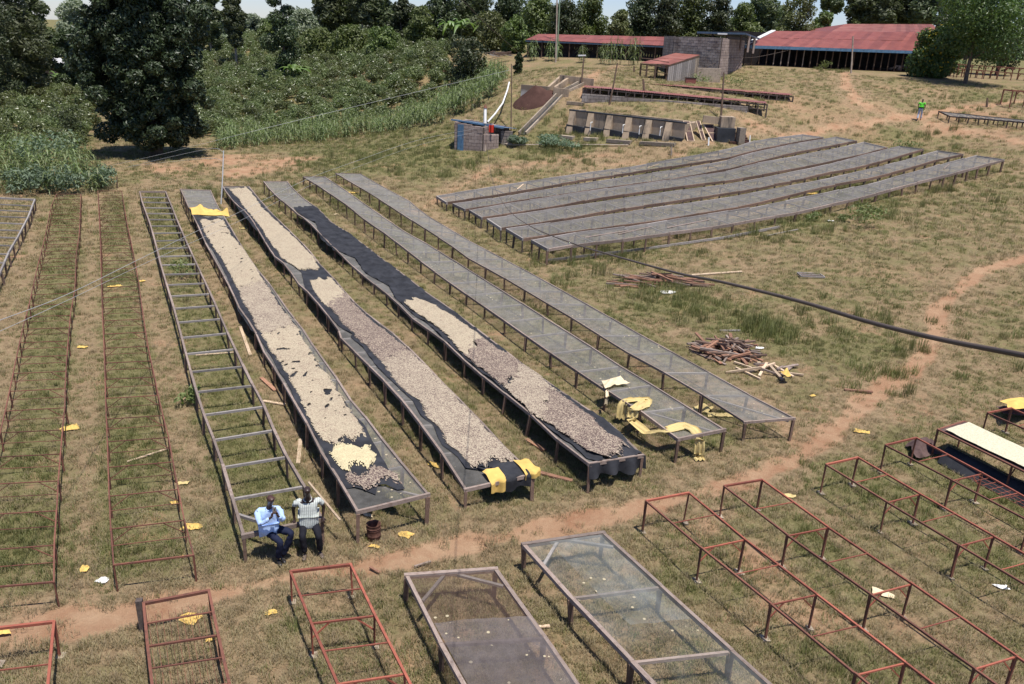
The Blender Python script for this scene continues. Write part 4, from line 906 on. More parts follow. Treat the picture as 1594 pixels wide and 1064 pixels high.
# right edge: netting and cloth under / by the cream table
q = U(*cQ(520, 540)); rag(q, 1.3, .9, 'brown_net', 'purplish brown netting heaped at the left end of the cream coffee table', 11, rz=.3, amp=.5, name='netting_heap', cat='netting')
def under(a, b):
    v = .15 + a * (R5.n - 1.3); p = R5.P(v, .0, 0); p2 = R5.P(v, 1., 0); sd_ = (p2 - p); x = p + sd_ * (-.18 + .8 * b) ; z = hz(x[0], x[1])
    x[2] = z + .03 + .40 * math.sin(math.pi * min(1, b * 1.15)) * (.5 + .6 * float(vnoise(a * 14, b * 3, 1, 8))); return x
sheet('shade_cloth', under, 60, 14, 'black_cloth', 'black shade cloth sagging under the cream coffee table')
q = U(*cQ(1290, 165), .5); rag(q, 1.0, .7, 'yellow_cloth', 'yellow sheet behind the corner of the rightmost red frame', 13, rz=.2, amp=.2); q = U(*cQ(1310, 230), .1); rag(q, 1.2, .6, 'brown_net', 'dark netting bunched below the yellow sheet at the right photo edge', 14, rz=.2, amp=.35, name='netting_heap', cat='netting')
# ------------------------------------------------------------------ planks and piles
def pile(name, px, n, spread, lens, label, seed, mats=('wood_red', 'wood_red', 'wood_leg', 'wood'), ang0=0.5, angs=.7, hgt=.4):
    r = np.random.default_rng(seed); c = U(*px); t = thing(name, (c[0], c[1], hz(c[0], c[1])), label, 'plank pile')
    for i in range(n):
        f = r.uniform(-1, 1, 2) * spread; d2 = max(0, 1 - (f[0] / spread[0]) ** 2 * .9 - (f[1] / spread[1]) ** 2 * .9)
        L = r.uniform(*lens); a = ang0 + r.normal(0, angs); z = .04 + hgt * d2 * r.uniform(.2, 1); x, y = c[0] + f[0], c[1] + f[1]
        dx, dy = math.cos(a) * L / 2, math.sin(a) * L / 2; tz = r.normal(0, .08)
        p0 = np.array([x - dx, y - dy, 0]); p1 = np.array([x + dx, y + dy, 0]); p0[2] = max(hz(*p0[:2]) + .03, hz(x, y) + z - tz); p1[2] = max(hz(*p1[:2]) + .03, hz(x, y) + z + tz)
        bar('plank', p0, p1, r.uniform(.06, .12), r.uniform(.03, .07), r.choice(mats), t)
pile('plank_pile', cW(690, 560), 75, np.array([.95, .75]), (.6, 1.6), 'heap of reddish old planks right of the rightmost long table', 3, ang0=-.5, hgt=.42)
pile('plank_pile', cW(880, 655), 16, np.array([1.0, .35]), (.5, 1.2), 'low scatter of planks at the right end of the reddish plank heap', 4, mats=('wood_red', 'wood_pale', 'wood'), ang0=.3, angs=1.0, hgt=.14)
pile('plank_pile', cW(350, 195), 45, np.array([1.5, .7]), (.8, 2.0), 'dark plank heap in the grass below the front left corner of the grey table block', 5, ang0=-.2, angs=.35, hgt=.32)
def ground_plank(a, b, wd, th, mat, label, dz=.04, cat='plank'):
    o = bar('plank', U(*a, dz), U(*b, dz), wd, th, mat, None); tag(o, label, cat)
ground_plank(cW(520,158), cW(780,140), .16, .04, 'wood_pale', 'long pale plank on the grass pointing right from the dark plank heap')
ground_plank(cW(1310,750), cW(1455,762), .10, .05, 'wood_red', 'short reddish plank on the grass left of the curving path')
ground_plank(cW(665,445), cW(775,445), .08, .04, 'wood_grey', 'thin grey stick between the two plank heaps')
ground_plank(cA(1105,675), cA(1152,805), .10, .04, 'wood_pale', 'pale plank lying in the grass right of the bare wooden frame')
ground_plank(c5(0,740), c5(195,790), .12, .04, 'wood_red', 'brown plank lying in front of the table with the bundled cloth')
ground_plank(c4(1400,520), c4(1490,575), .12, .04, 'wood_red', 'short plank in the shade left of the third coffee table')
ground_plank(c4(280,520), c4(268,640), .10, .03, 'wood_pale', 'splintered pale plank upright-looking in the grass left of the pale coffee table')
ground_plank(c4(95,330), c4(205,348), .10, .03, 'wood_pale', 'thin plank lying across between the bare frame and the pale coffee table')
ground_plank(c4(85,215), c4(155,278), .12, .03, 'wood_red', 'flat plank near the middle of the bare wooden frame')
ground_plank(cP(1045,675), cP(1110,712), .05, .03, 'wood_red', 'short brown stick on the red path right of the bright red frame')
ground_plank(cP(1350,670), cP(1465,635), .04, .03, 'wood', 'thin twig on the red path right of the drum')
ground_plank(cA(900,805), cA(1080,792), .05, .03, 'wood_pale', 'curved pale stick inside the bare wooden frame')
ground_plank(cB(585,350), cB(770,290), .05, .03, 'wood_pale', 'pale stick inside the second steel frame')
ground_plank(cG(630,466), cG(680,462), .06, .03, 'wood_pale', 'short pale stick between the two netted foreground tables')
ground_plank(cT(300,570), cT(460,538), .09, .05, 'wood_grey', 'grey pole on the grass below the front table of the grey block')
ground_plank(cS(760,655), (1124,349), .001+.05, .02, 'wood_grey', 'thin grey batten lying in the grass in front of the front grey table') if False else None
o3 = bar('plank', T[3].R[-2] + np.array([.12,0,.10]), T[3].R[-1] + np.array([.36,.1,-.05]), .045, .025, 'wood_pale', None); tag(o3, 'pale broken plank leaning along the rail behind the man in the checked shirt', 'plank')
# small grey tray on the grass
q = U(*cW(1135, 165)); t = thing('tray', q, 'small grey wooden tray lying on the grass above the long cable', 'tray')
for a, b in (((-.8,-.45),(.8,-.45)),((.8,-.45),(.75,.45)),((.75,.45),(-.8,.45)),((-.8,.45),(-.8,-.45)),((-.8,0),(.8,0))):
    bar('side_board', q + [a[0]*.65, a[1]*.65, .06], q + [b[0]*.65, b[1]*.65, .06], .04, .06, 'wood_grey', t)
pob('net_bottom', [q + [-.5,-.29,.05], q + [.5,-.29,.05], q + [.48,.29,.05], q + [-.5,.29,.05]], [(0,1,2,3)], 'net_brown', t)
# drum
q = U(582, 838); t = thing('oil_drum', q, 'small rusty open drum at the near corner of the pale coffee table', 'drum')
prof = [(0,.0),(.145,0),(.15,.01),(.15,.10),(.158,.115),(.15,.13),(.15,.24),(.158,.255),(.15,.27),(.15,.37),(.157,.38),(.15,.385),(.138,.375),(.138,.10),(0,.10)]
Vd = [(q[0] + r * math.cos(k * math.pi / 12), q[1] + r * math.sin(k * math.pi / 12), q[2] + z) for r, z in prof for k in range(24)]
Fd = [(i*24+k, i*24+(k+1) % 24, (i+1)*24+(k+1) % 24, (i+1)*24+k) for i in range(len(prof)-1) for k in range(24)]
pob('shell', Vd, Fd, 'drum', t, True)
tube('hoop', [(q[0] + .155 * math.cos(k * math.pi / 12), q[1] + .155 * math.sin(k * math.pi / 12), q[2] + .30) for k in range(25)], .008, 'drum', t, 5)
# ------------------------------------------------------------------ buildings
def quadmesh(name, a, b, c, d, mat, parent, label=None):
    return pob(name, [a, b, c, d], [(0, 1, 2, 3)], mat, parent)
def slab(name, a, b, c, d, th_, mat, parent):
    q = np.array([a, b, c, d], float); n = np.cross(q[1] - q[0], q[3] - q[0]); n /= np.linalg.norm(n)
    if n[2] < 0: n = -n
    V = np.vstack([q - n * th_, q]); return pob(name, V, CUBE_F, mat, parent)
def roof_sheets(a, b, c, d, n, mat, parent, name='roof_sheet', ribs=7, amp=.03, rows=1):
    """a-b eave, d-c ridge; n sheets side by side, each corrugated"""
    a, b, c, d = [np.array(v, float) for v in (a, b, c, d)]
    nrm = np.cross(b - a, d - a); nrm /= np.linalg.norm(nrm); nrm = nrm if nrm[2] > 0 else -nrm
    for r in range(rows):
        for i in range(n):
            V = []; t0 = i / n; t1 = (i + 1.04) / n; f0 = r / rows; f1 = min(1, (r + 1.08) / rows); lift = rng.uniform(0, .025) + .02 * r
            cols_ = ribs * 2 + 1; sk = rng.normal(0, .03)
            for f in (f0, f1):
                for k in range(cols_):
                    t = min(1, t0 + (t1 - t0) * k / (cols_ - 1)); e = a + (b - a) * t; g2 = d + (c - d) * t
                    V.append(e + (g2 - e) * (f + (sk * .1 if f == f0 else 0)) + nrm * (lift + (amp if k % 2 else 0)))
            Fq = [(k, k + 1, cols_ + k + 1, cols_ + k) for k in range(cols_ - 1)]
            pob(name, V, Fq, mat, parent)
def blockwall(name, p0, p1, h0, h1, parent, mat='block', bl=.46, bh=.25, th_=.18, base=None, skip=None, mort='mortar'):
    """courses of quarry blocks from p0 to p1 (ground points), rising to elevations h0..h1 at the two ends"""
    p0 = np.array(p0, float); p1 = np.array(p1, float); d = p1 - p0; d[2] = 0; L = np.linalg.norm(d); d /= L; n = np.array([-d[1], d[0], 0])
    zb = min(p0[2], p1[2]) - .1 if base is None else base; V = []; Fb = []
    rows = int(math.ceil((max(h0, h1) - zb) / bh))
    for r in range(rows):
        x = -(r % 2) * bl / 2
        while x < L:
            xa, xb = max(0, x) + .012, min(L, x + bl) - .012; xm = (xa + xb) / 2; top = h0 + (h1 - h0) * xm / L
            z0 = zb + r * bh + .01; z1 = min(z0 + bh - .02, top)
            if xb - xa > .06 and z1 - z0 > .05 and not (skip and skip(xm, (z0 + z1) / 2)):
                o_ = rng.uniform(0, .02); k = len(V)
                for z in (z0, z1):
                    for (s_, t_) in ((xa, th_ / 2 + o_), (xb, th_ / 2 + o_), (xb, -th_ / 2 - o_), (xa, -th_ / 2 - o_)):
                        q = p0 + d * s_ + n * t_; V.append((q[0], q[1], z))
                Fb += [tuple(i + k for i in f) for f in CUBE_F]
            x += bl
    o = pob(name, V, Fb, mat, parent); o['kind'] = 'stuff'
    if not skip:
        t2 = th_ * .3
        q = [p0 + n * t2, p1 + n * t2, p1 - n * t2, p0 - n * t2]; Vm = [(v[0], v[1], zb) for v in q] + [(v[0], v[1], z - .03) for v, z in zip(q, (h0, h1, h1, h0))]
        pob('wall_core', Vm, CUBE_F, mort, parent)
    return o
def gz(p, e=0): return np.array([p[0], p[1], hz(p[0], p[1]) + e])
# long open shed
a = at(818, 61.8, 104); b = at(1053, 71.8, 99); c = at(1058, 58.2, 105); d = at(838, 53.0, 110)
t = thing('long_shed', gz((a + b) / 2), 'long low shed with red iron roof and dark board wall behind the cane clumps', 'shed')
roof_sheets(a, b, c, d, 26, 'roof_red', t, rows=2)
back = (c - b) * [1, 1, 0]; roof_sheets(a + 2 * (d - a) * [1, 1, 0], b + 2 * (c - b) * [1, 1, 0], c, d, 13, 'roof_red', t)
bar('fascia', a + [0, 0, -.12], b + [0, 0, -.12], .05, .16, 'blue_dark', t)
ins = (c - b) * [1, 1, 0]; ins = ins / np.linalg.norm(ins)
nb = 58
for i in range(nb):
    f0, f1 = (i + .04) / nb, (i + .96) / nb; p = a + (b - a) * (f0 + f1) / 2 + ins * 1.3; top = p[2] - .1; q = gz(p, -.1); wdt = np.linalg.norm((b - a)[:2]) / nb
    bar('board', q, (p[0], p[1], top + rng.uniform(-.06, .25)), wdt * rng.uniform(.86, 1.0), .03, 'dark_board', t, up=tuple(ins))
for i in range(11):
    p = a + (b - a) * (i + .2) / 10.6 + ins * .2; bar('post', gz(p, -.1), (p[0], p[1], p[2] - .1), .12, .12, 'pole_dark', t)
for e_ in (a, b):
    p0 = e_ + ins * 1.3; p1 = e_ + ins * 10; V = [gz(p0, -.2), gz(p1, -.2), (p1[0], p1[1], p0[2]), (p0[0], p0[1], p0[2])]; slab('end_wall', *V, .05, 'dark_board', t)
# block building with dark roof
A_ = at(1050.5, 56, 81); B_ = at(1124, 58.5, 78.5); C_ = at(1158.5, 63, 85)
t = thing('block_building', gz((A_ + C_) / 2), 'tall stone block building with a dark blue edged roof raised above it', 'building')
blockwall('block_wall', gz(A_), gz(B_), A_[2], B_[2], t); blockwall('block_wall', gz(B_), gz(C_), B_[2], C_[2], t, 'block_pink')
bk = np.array([.0, 6, 0]); blockwall('block_wall', gz(A_), gz(A_ + bk), A_[2], A_[2], t)
q0 = gz(at(1086, 118, 77.6)); q1 = gz(at(1123, 120, 77.3)); bar('plinth', q0 + [0, .4, .25], q1 + [0, .4, .25], .5, 2.0, 'concrete', t)
r0, r1, r2, r3 = at(1085, 48.5, 80), at(1160, 50.5, 80), at(1181, 58.5, 90), at(1100, 52, 90)
slab('roof', r0, r1, r2, r3, .12, 'blue_dark', t); bar('fascia', r0 + [0, -.08, -.1], r1 + [0, -.08, -.1], .04, .16, 'blue_dark', t); bar('fascia', r1 + [.08, 0, -.1], r2 + [.08, 0, -.1], .04, .16, 'blue_dark', t)
for f in (.05, .35, .65, .95):
    p = r0 + (r1 - r0) * f + [0, .4, -.1]; bar('post', (p[0], p[1], p[2] - 1.5), p, .12, .12, 'pole_dark', t)
for f in (.3, .7): p = r1 + (r2 - r1) * f + [0, 0, -.1]; bar('post', (p[0], p[1], p[2] - 1.6), p, .2, .2, 'block_pink', t)
bar('wall_top_beam', at(1117, 52, 79.5), at(1132, 52.6, 79.5), .1, .12, 'white_paint', t)
# right hand building, open fronted, and the higher roof behind it
a = at(1159.5, 70.3, 88); b = at(1462, 80.5, 92); c = at(1478, 50.5, 99.5); d = at(1204, 48.5, 96)
t = thing('open_shed', gz((a + b) / 2), 'wide open fronted shed with red iron roof, white gable edge and blue fascia', 'shed')
roof_sheets(a, b, c, d, 34, 'roof_red', t, rows=2)
ins = (d - a) * [1, 1, 0]; roof_sheets(a + 2 * ins, b + 2 * ins, c, d, 12, 'roof_red', t)
bar('fascia', a + [0, -.06, -.12], b + [0, -.06, -.12], .05, .30, 'blue_paint', t); bar('gable_trim', a + [0, -.02, .1], d + [0, 0, .1], .5, .08, 'white_paint', t)
iu = np.array([0, 1., 0])
for i in range(27):
    f = (i + .3) / 27; p = a + (b - a) * f + iu * .5
    bar('post', gz(p, -.1), (p[0], p[1], p[2] - .15), .13 if i % 3 == 0 else .07, .1, 'pole' if i in (4, 5, 6, 8) else 'pole_dark', t)
for i in range(60):
    f = (i + .5) / 60; p = a + (b - a) * f + iu * (8.5); wdt = np.linalg.norm((b - a)[:2]) / 60
    if f > .86: continue
    bar('board', gz(p, -.1), (p[0], p[1], a[2] + 1.5), wdt * .95, .04, 'dark_board', t, up=(0, 1, 0))
p0 = a + iu * .6; p1 = a + iu * 8.5; slab('side_wall', gz(p0, -.1), gz(p1, -.1), (p1[0], p1[1], a[2] - .1), (p0[0], p0[1], a[2] - .1), .05, 'dark_board', t)
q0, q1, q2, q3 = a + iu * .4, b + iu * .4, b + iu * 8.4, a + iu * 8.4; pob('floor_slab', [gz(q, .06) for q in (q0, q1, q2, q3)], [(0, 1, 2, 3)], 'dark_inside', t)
rr_ = np.random.default_rng(4); rub = []
for i in range(26):
    f = rr_.uniform(.78, .95); p = gz(a + (b - a) * f + iu * rr_.uniform(.8, 3), .1 + rr_.uniform(0, .5)); rub.append((p, p + [rr_.uniform(.2, .45), rr_.uniform(-.1, .1), 0], .22, .2))
Vr, Fr = boxes(rub); o = pob('stacked_stone_blocks', Vr, Fr, 'block_pink', None); tag(o, 'pinkish stone blocks stacked under the right end of the open fronted shed', 'stone blocks', kind='stuff')
a = at(1290, 50.5, 102); b = at(1466, 53, 102); c = at(1452, 37.6, 110); d = at(1316, 37.2, 110)
t = thing('rear_shed', gz((a + b) / 2), 'red iron roof with faded streaks rising behind the open fronted shed', 'shed')
roof_sheets(a, b, c, d, 22, 'roof_faded', t); roof_sheets(a + [0, 16, 0], b + [0, 16, 0], c, d, 11, 'roof_red', t)
pob('gable', [a, a + [0, 16, 0], d], [(0, 1, 2)], 'roof_red', t); pob('gable', [b, b + [0, 16, 0], c], [(0, 1, 2)], 'roof_red', t)
for e_ in (a, b): slab('wall', gz(e_), gz(e_ + [0, 16, 0]), e_ + [0, 16, 0], e_, .1, 'dark_board', t)
slab('wall', gz(a), gz(b), b, a, .1, 'dark_board', t)
# lean-to
a = at(996.5, 98, 75); b = at(1041, 101, 74.5); c = at(1089, 86, 79); d = at(1051, 83, 80)
t = thing('lean_to_shed', gz((a + b) / 2), 'small shed with a slanting red iron roof and a board wall', 'shed')
roof_sheets(a, b, c, d, 5, 'roof_faded', t, rows=2); bar('fascia', a + [0, 0, -.07], b + [0, 0, -.07], .05, .12, 'pole_dark', t); bar('fascia', b + [0, 0, -.07], c + [0, 0, -.07], .05, .12, 'pole_dark', t)
for p in (a + [.1, .1, 0], a * .75 + b * .25, a * .45 + b * .55, b + [-.1, .1, 0], a * .5 + d * .5, d, a * .25 + d * .75): bar('post', gz(p, -.1), (p[0], p[1], p[2] - .1), .13, .13, 'pole_dark', t)
for z in (.6, 1.1, 1.6): bar('side_rail', gz(a + [.1, .1, 0], z), gz(d, z * .9), .05, .06, 'pole_dark', t); bar('side_rail', gz(a, z), gz(b, z), .05, .06, 'pole_dark', t)
for i in range(16):
    f = (i + .5) / 16; p = b + (c - b) * f; dd = (c - b) * [1, 1, 0]; nn = np.array([-dd[1], dd[0], 0]) / np.linalg.norm(dd)
    bar('wall_board', gz(p, -.05), (p[0], p[1], p[2] - .12), np.linalg.norm(dd) / 16 * rng.uniform(.8, 1.0), .03, 'concrete' if i > 13 else 'wood_grey', t, up=tuple(nn))
p = U(*cN(455, 530)); t = thing('tin_box', p, 'small dark red tin box with a black lid beside the lean-to shed', 'box')
slab('body', p + [-.45,-.3,.45], p + [.45,-.3,.45], p + [.45,.3,.45], p + [-.45,.3,.45], .42, 'roof_red', t); slab('lid', p + [-.5,-.33,.52], p + [.5,-.33,.52], p + [.5,.33,.52], p + [-.5,.33,.52], .06, 'dark_board', t)
# covered racks with red sheets
def covered_rack(f0, f1, b0, b1, zf, label, n, wall=None, rows=2):
    P0, P1 = at(*f0, zf[0]), at(*f1, zf[1]); dd_ = (P1 - P0) * [1, 1, 0]; dd_ /= np.linalg.norm(dd_); pn_ = np.array([-dd_[1], dd_[0], .02]) * 1.7; Q0, Q1 = P0 + pn_, P1 + pn_
    t = thing('covered_rack', gz((P0 + P1) / 2), label, 'covered table')
    roof_sheets(P0, P1, Q1, Q0, n, 'roof_faded', t, ribs=4)
    for e0, e1 in ((P0, P1), (Q0, Q1)):
        bar('rail', e0 + [0, .05, -.10], e1 + [0, .05, -.10], .05, .10, 'wood_dark', t)
        bar('lower_rail', e0 + [0, .05, -.50], e1 + [0, .05, -.45], .05, .07, 'wood_dark', t)
        for i in range(n + 1):
            p = e0 + (e1 - e0) * i / n + [0, .05, -.05]; q = gz(p, -.1)
            if p[2] - q[2] > .15: bar('leg', q, p, .09, .09, 'wood_dark', t)
            if i % 2 and i < n: bar('brace', p + [0, 0, -.48], p + (e1 - e0) / n * .7, .05, .05, 'wood_dark', t)
    return t, P0, P1
w0 = U(*cM(943, 545)); w1 = U(*cN(885, 750)); dep = lambda p: float(np.dot(RW.T @ (np.array(p) - C0), [0, 0, 1])); z0_, z1_ = dep(w0), dep(w1)
t, P0, P1 = covered_rack(cM(955, 440), cN(1040, 682), None, None, (z0_ + .25, z1_ - .3), 'front rack covered with flat red iron sheets, above a stone block wall', 21)
blockwall('block_wall', w0, w1, at(*cM(943, 482), z0_)[2], at(*cN(885, 702), z1_)[2], t, 'block')
w2 = U(*cN(1090, 668)); covered_rack(cM(1128, 402), cN(1235, 622), None, None, (z0_ + 4.0, dep(w2)), 'rear rack covered with flat red iron sheets, in front of the lean-to shed', 23)
# concrete fermenting tank
b0 = U(*cM(832, 745)); b1 = U(*cN(388, 975)); T0 = at(*cM(885, 587), np.dot(RW.T @ (b0 - C0), [0, 0, 1]) + .8); T1 = at(*cN(402, 828), np.dot(RW.T @ (b1 - C0), [0, 0, 1]) + .5)
t = thing('concrete_tank', gz((b0 + b1) / 2), 'long stained concrete tank with black painted base and sloping buttresses', 'concrete tank')
dr = (b1 - b0) * [1, 1, 0]; Lk = np.linalg.norm(dr); dr /= Lk; nn = np.array([-dr[1], dr[0], 0]); nn = nn if nn[1] > 0 else -nn
H0, H1 = T0[2], T1[2]
def wallbox(name, p, q, zt0, zt1, th0, mat, off=0.0, zb=-.3):
    p = np.array(p); q = np.array(q); V = []
    for (c_, o_) in ((p, off), (q, off), (q, off + th0), (p, off + th0)): k = c_ + nn * o_; V.append((k[0], k[1], hz(k[0], k[1]) + zb))
    for (c_, o_, z) in ((p, off, zt0), (q, off, zt1), (q, off + th0, zt1), (p, off + th0, zt0)): k = c_ + nn * o_; V.append((k[0], k[1], z))
    return pob(name, V, CUBE_F, mat, t)
def stained():
    s = NB('stained_concrete'); p = s.pos(); n = s.noise(s.mapping(p, (1.1, 1.1, .18)), 1.0, 5, .7); n2 = s.noise(p, 3, 5, .7)
    col = s.mix(s.mr(n2, .3, .7), (.33,.245,.165), (.45,.34,.235)); col = s.mix(s.mr(n, .50, .66, 0, .88), col, (.045,.042,.04))
    s.l(col, s.b.inputs['Base Color']); s.b.inputs['Roughness'].default_value = .9; return s.m
M['stained'] = stained()
nseg = 6; e0, e1 = b0, b1
for i in range(nseg):
    f0, f1 = i / nseg, (i + 1) / nseg; z0 = H0 + (H1 - H0) * f0; z1 = H0 + (H1 - H0) * f1
    wallbox('wall_panel', e0 + (e1 - e0) * (f0 + .002), e0 + (e1 - e0) * (f1 - .002), z0, z1, .25, 'stained', .55)
    wallbox('base_band', e0 + (e1 - e0) * (f0 + .002), e0 + (e1 - e0) * (f1 - .002), b0[2] + (z0 - b0[2]) * .42, b0[2] + (z0 - b0[2]) * .42 - .12, .4, 'black_band', .15)
    if 1:
        for fb in (f0 + .01,):
            p = e0 + (e1 - e0) * fb; q = p + nn * .6; z = z0 - .02; V = []
            for s_ in (0, .5):
                V += [tuple(gz(p + dr * s_ - nn * .10, -.2)), tuple(gz(p + dr * s_ + nn * .75, -.2)), tuple((p + dr * s_ + nn * .72)[:2]) + (z,), tuple((p + dr * s_ + nn * .50)[:2]) + (z,)]
            pob('buttress', V, CUBE_F, 'stained', t)
wallbox('back_wall', e0, e1, H0 - .05, H1 - .05, .3, 'stained', 3.2); wallbox('end_wall', e0, e0 + dr * .25, H0 - .02, H0 - .02, 2.6, 'stained', .82); wallbox('end_wall', e1 - dr * .25, e1, H1 - .02, H1 - .02, 2.6, 'stained', .82)
wallbox('tank_floor', e0 + dr * .3, e1 - dr * .3, H0 - .9, H1 - .9, 2.3, 'black_band', .85); bar('coping', (e0[0]+nn[0]*.68, e0[1]+nn[1]*.68, H0 + .05), (e1[0]+nn[0]*.68, e1[1]+nn[1]*.68, H1 + .05), .36, .09, 'black_band', t); 
for f in (.24, .52, .66, .83):
    p = e0 + (e1 - e0) * f; q = gz(p, 1.0) + nn * .12; tube('drain_pipe', [q, q - nn * .25, q - nn * .3 + [0, 0, -.25], q - nn * .3 + [0, 0, -.6]], .04, 'white_paint', t)
for f0, f1 in ((.0, .12), (.22, .33), (.42, .62), (.70, .98)):
    p, q = e0 + (e1 - e0) * f0 - nn * .6, e0 + (e1 - e0) * f1 - nn * .6; bar('kerb', gz(p, .08), gz(q, .08), .5, .25, 'concrete', t)
tube('pipe', [U(*cM(385, 797), .15), U(*cM(480, 818), .12), U(*cM(820, 815), .12), U(*cM(1250, 818), .12)], .045, 'concrete').__setitem__('label', 'long thin pale pipe lying on the grass from the small shed towards the tank')
[o for o in COL.objects if o.name.startswith('pipe')][-1]['category'] = 'pipe'
# drying trays leaning at the tank's end
for i, (x0, x1, y0, y1, x2, x3) in enumerate(((405, 452, 815, 965, 437, 487), (500, 528, 812, 958, 545, 572), (556, 625, 838, 968, 625, 682))):
    q0, q1 = U(*cN(x2, y1)), U(*cN(x3, y1)); zq = np.dot(RW.T @ (q0 - C0), [0, 0, 1]); a0, a1 = at(*cN(x0, y0), zq + .9), at(*cN(x1, y0), zq + .9)
    t = thing('drying_tray', gz(q0), ['narrow wooden tray leaning on the tank wall end, leftmost of the leaning trays', 'wooden tray leaning edge-on between two others at the tank end', 'wide wooden tray leaning beside the dark cistern, rightmost of the leaning trays'][i], 'tray', 'wooden trays leaning at the tank end')
    m0, m1 = (q0 + a0) / 2, (q1 + a1) / 2
    for p, q in ((q0, a0), (q1, a1), (q0, q1), (a0, a1), (m0, m1)): bar('side_board', p, q, .07, .07, 'wood_pale', t)
    pob('tray_net', [q0, q1, a1, a0], [(0, 1, 2, 3)], 'brown_net', t)
p = U(*cN(705, 975)); t = thing('cistern', p, 'small black cistern box of concrete right of the leaning trays', 'cistern')
slab('tank_body', p + [-.5,0,1.0], p + [.8,0,1.0], p + [.8,1.3,1.0], p + [-.5,1.3,1.0], 1.1, 'black_band', t); slab('upper_box', p + [-.2,.5,1.75], p + [.8,.5,1.75], p + [.8,1.4,1.75], p + [-.2,1.4,1.75], .74, 'stained', t)
bar('side_wall', p + [.95,-.1,.5], p + [1.4,0,.5], .6, 1.2, 'concrete', t); bar('inlet_wall', p + [-1.4,1.2,1.5], p + [-.2,1.2,1.4], .2, .5, 'stained', t)
p = U(*cN(825, 985)); t = thing('earth_steps', p, 'red earth steps cut into the bank right of the black cistern', 'steps')
for i in range(5): q = gz(p + [0, i * .45, 0], .08); bar('step', q + [-.75, 0, 0], q + [.75, 0, 0], .4, .16, 'red_soil', t)
# ---- small block shed with blue roof
s0 = U(*cM(117, 850)); s1 = U(*cM(298, 858)); zs = np.dot(RW.T @ (s0 - C0), [0, 0, 1]); h0 = at(*cM(120, 662), zs)[2]; h1 = at(*cM(298, 690), zs)[2]; s2 = U(*cM(398, 835))
t = thing('block_shed', gz((s0 + s1) / 2), 'small stone block shed with blue edged roof, blue door and white chimney pipe', 'shed')
dv = (s1 - s0) * [1, 1, 0]; Ls = np.linalg.norm(dv); dv /= Ls; nv_ = np.array([-dv[1], dv[0], 0])
zb_ = s0[2] - .1
blockwall('block_wall', s0, s1, h0, h1, t, 'block_pink', base=zb_)
blockwall('block_wall', s0 + nv_ * .1, s0 + nv_ * 2.6, h0, h0, t, 'block_pink', base=zb_); blockwall('block_wall', s1 + nv_ * .1, s1 + nv_ * 2.6, h1, h1, t, 'block_pink', base=zb_)
blockwall('block_wall', s1, s2, s1[2] + 1.25, s1[2] + 1.2, t, 'block_pink', base=zb_); blockwall('block_wall', s0 + nv_ * 2.6, s2 + nv_ * 2.6, h0, h1 - .2, t, 'block_pink', base=zb_)
r_ = s2 + dv * .9; blockwall('block_wall', s2 + nv_ * .6, r_ + nv_ * .8, h1 - .35, s2[2] + 1.2, t, 'block', base=zb_)
q0 = s0 + dv * (.12 * Ls) - nv_ * .16; dz_ = gz(q0, 0)[2]
dm = thing('door', (0, 0, 0), None, None); COL.objects.unlink(dm); bpy.data.objects.remove(dm)
fr = slab('door', (q0[0], q0[1], dz_), tuple((q0 + dv * .21 * Ls)[:2]) + (dz_,), tuple((q0 + dv * .21 * Ls)[:2]) + (dz_ + 1.95,), (q0[0], q0[1], dz_ + 1.95), .05, 'blue_paint', t)
bar('handle', np.array(q0) + dv * .19 * Ls - nv_ * .05 + [0, 0, .95], np.array(q0) + dv * .19 * Ls - nv_ * .05 + [0, 0, 1.1], .03, .03, 'rust_and_shade', fr)
e0 = at(*cM(92, 650), zs - .3); e1 = at(*cM(438, 706), zs - .6); e2 = e1 + nv_ * 3.2 + [0, 0, -.36]; e3 = e0 + nv_ * 3.2 + [0, 0, -.36]
roof_sheets(e0, e1, e2, e3, 5, 'roof_blue', t, amp=.02); bar('fascia', e0 + [0, -.03, -.03], e1 + [0, -.03, -.03], .03, .10, 'blue_paint', t)
cp = at(*cM(314, 680), zs - .4); tp = at(*cM(316, 577), zs - .4); tube('chimney_pipe', [cp, tp], .12, 'white_paint', t); tube('chimney_cap', [tp + [0, 0, 0], tp + [0, 0, .12], tp + [0, 0, .25]], .18, 'rust_and_shade', t, 8, .03)
pl = U(*cM(316, 862)); ptop = at(*cM(316, 560), np.dot(RW.T @ (pl - C0), [0, 0, 1])); 
def pole(base, top, r, mat, label, cat='pole', r1=None, name='timber_pole'):
    b_ = U(*base); z_ = np.dot(RW.T @ (b_ - C0), [0, 0, 1]); tpp = at(*top, z_); b_ = b_ - [0, 0, .3]; t_ = thing(name, U(*base), label, cat); tube('shaft', [b_, b_ * .5 + tpp * .5 + [.02, 0, 0], tpp], r, mat, t_, 7, r1 or r * .7); return t_, tpp
pole(cM(316, 862), cM(316, 690), .09, 'pole', 'stout wooden prop standing in front of the small blue roofed shed', 'post')
rq = s1 + dv * .55 + nv_ * .3; rag_o = sheet('hung_cloth', lambda a_, b_: rq + dv * (a_ - .5) * .4 + nv_ * .05 * math.sin(a_ * 9) + [0, 0, 1.95 - .55 * b_], 10, 8, 'red_cloth', 'red cloth hanging in the open bay of the small block shed')
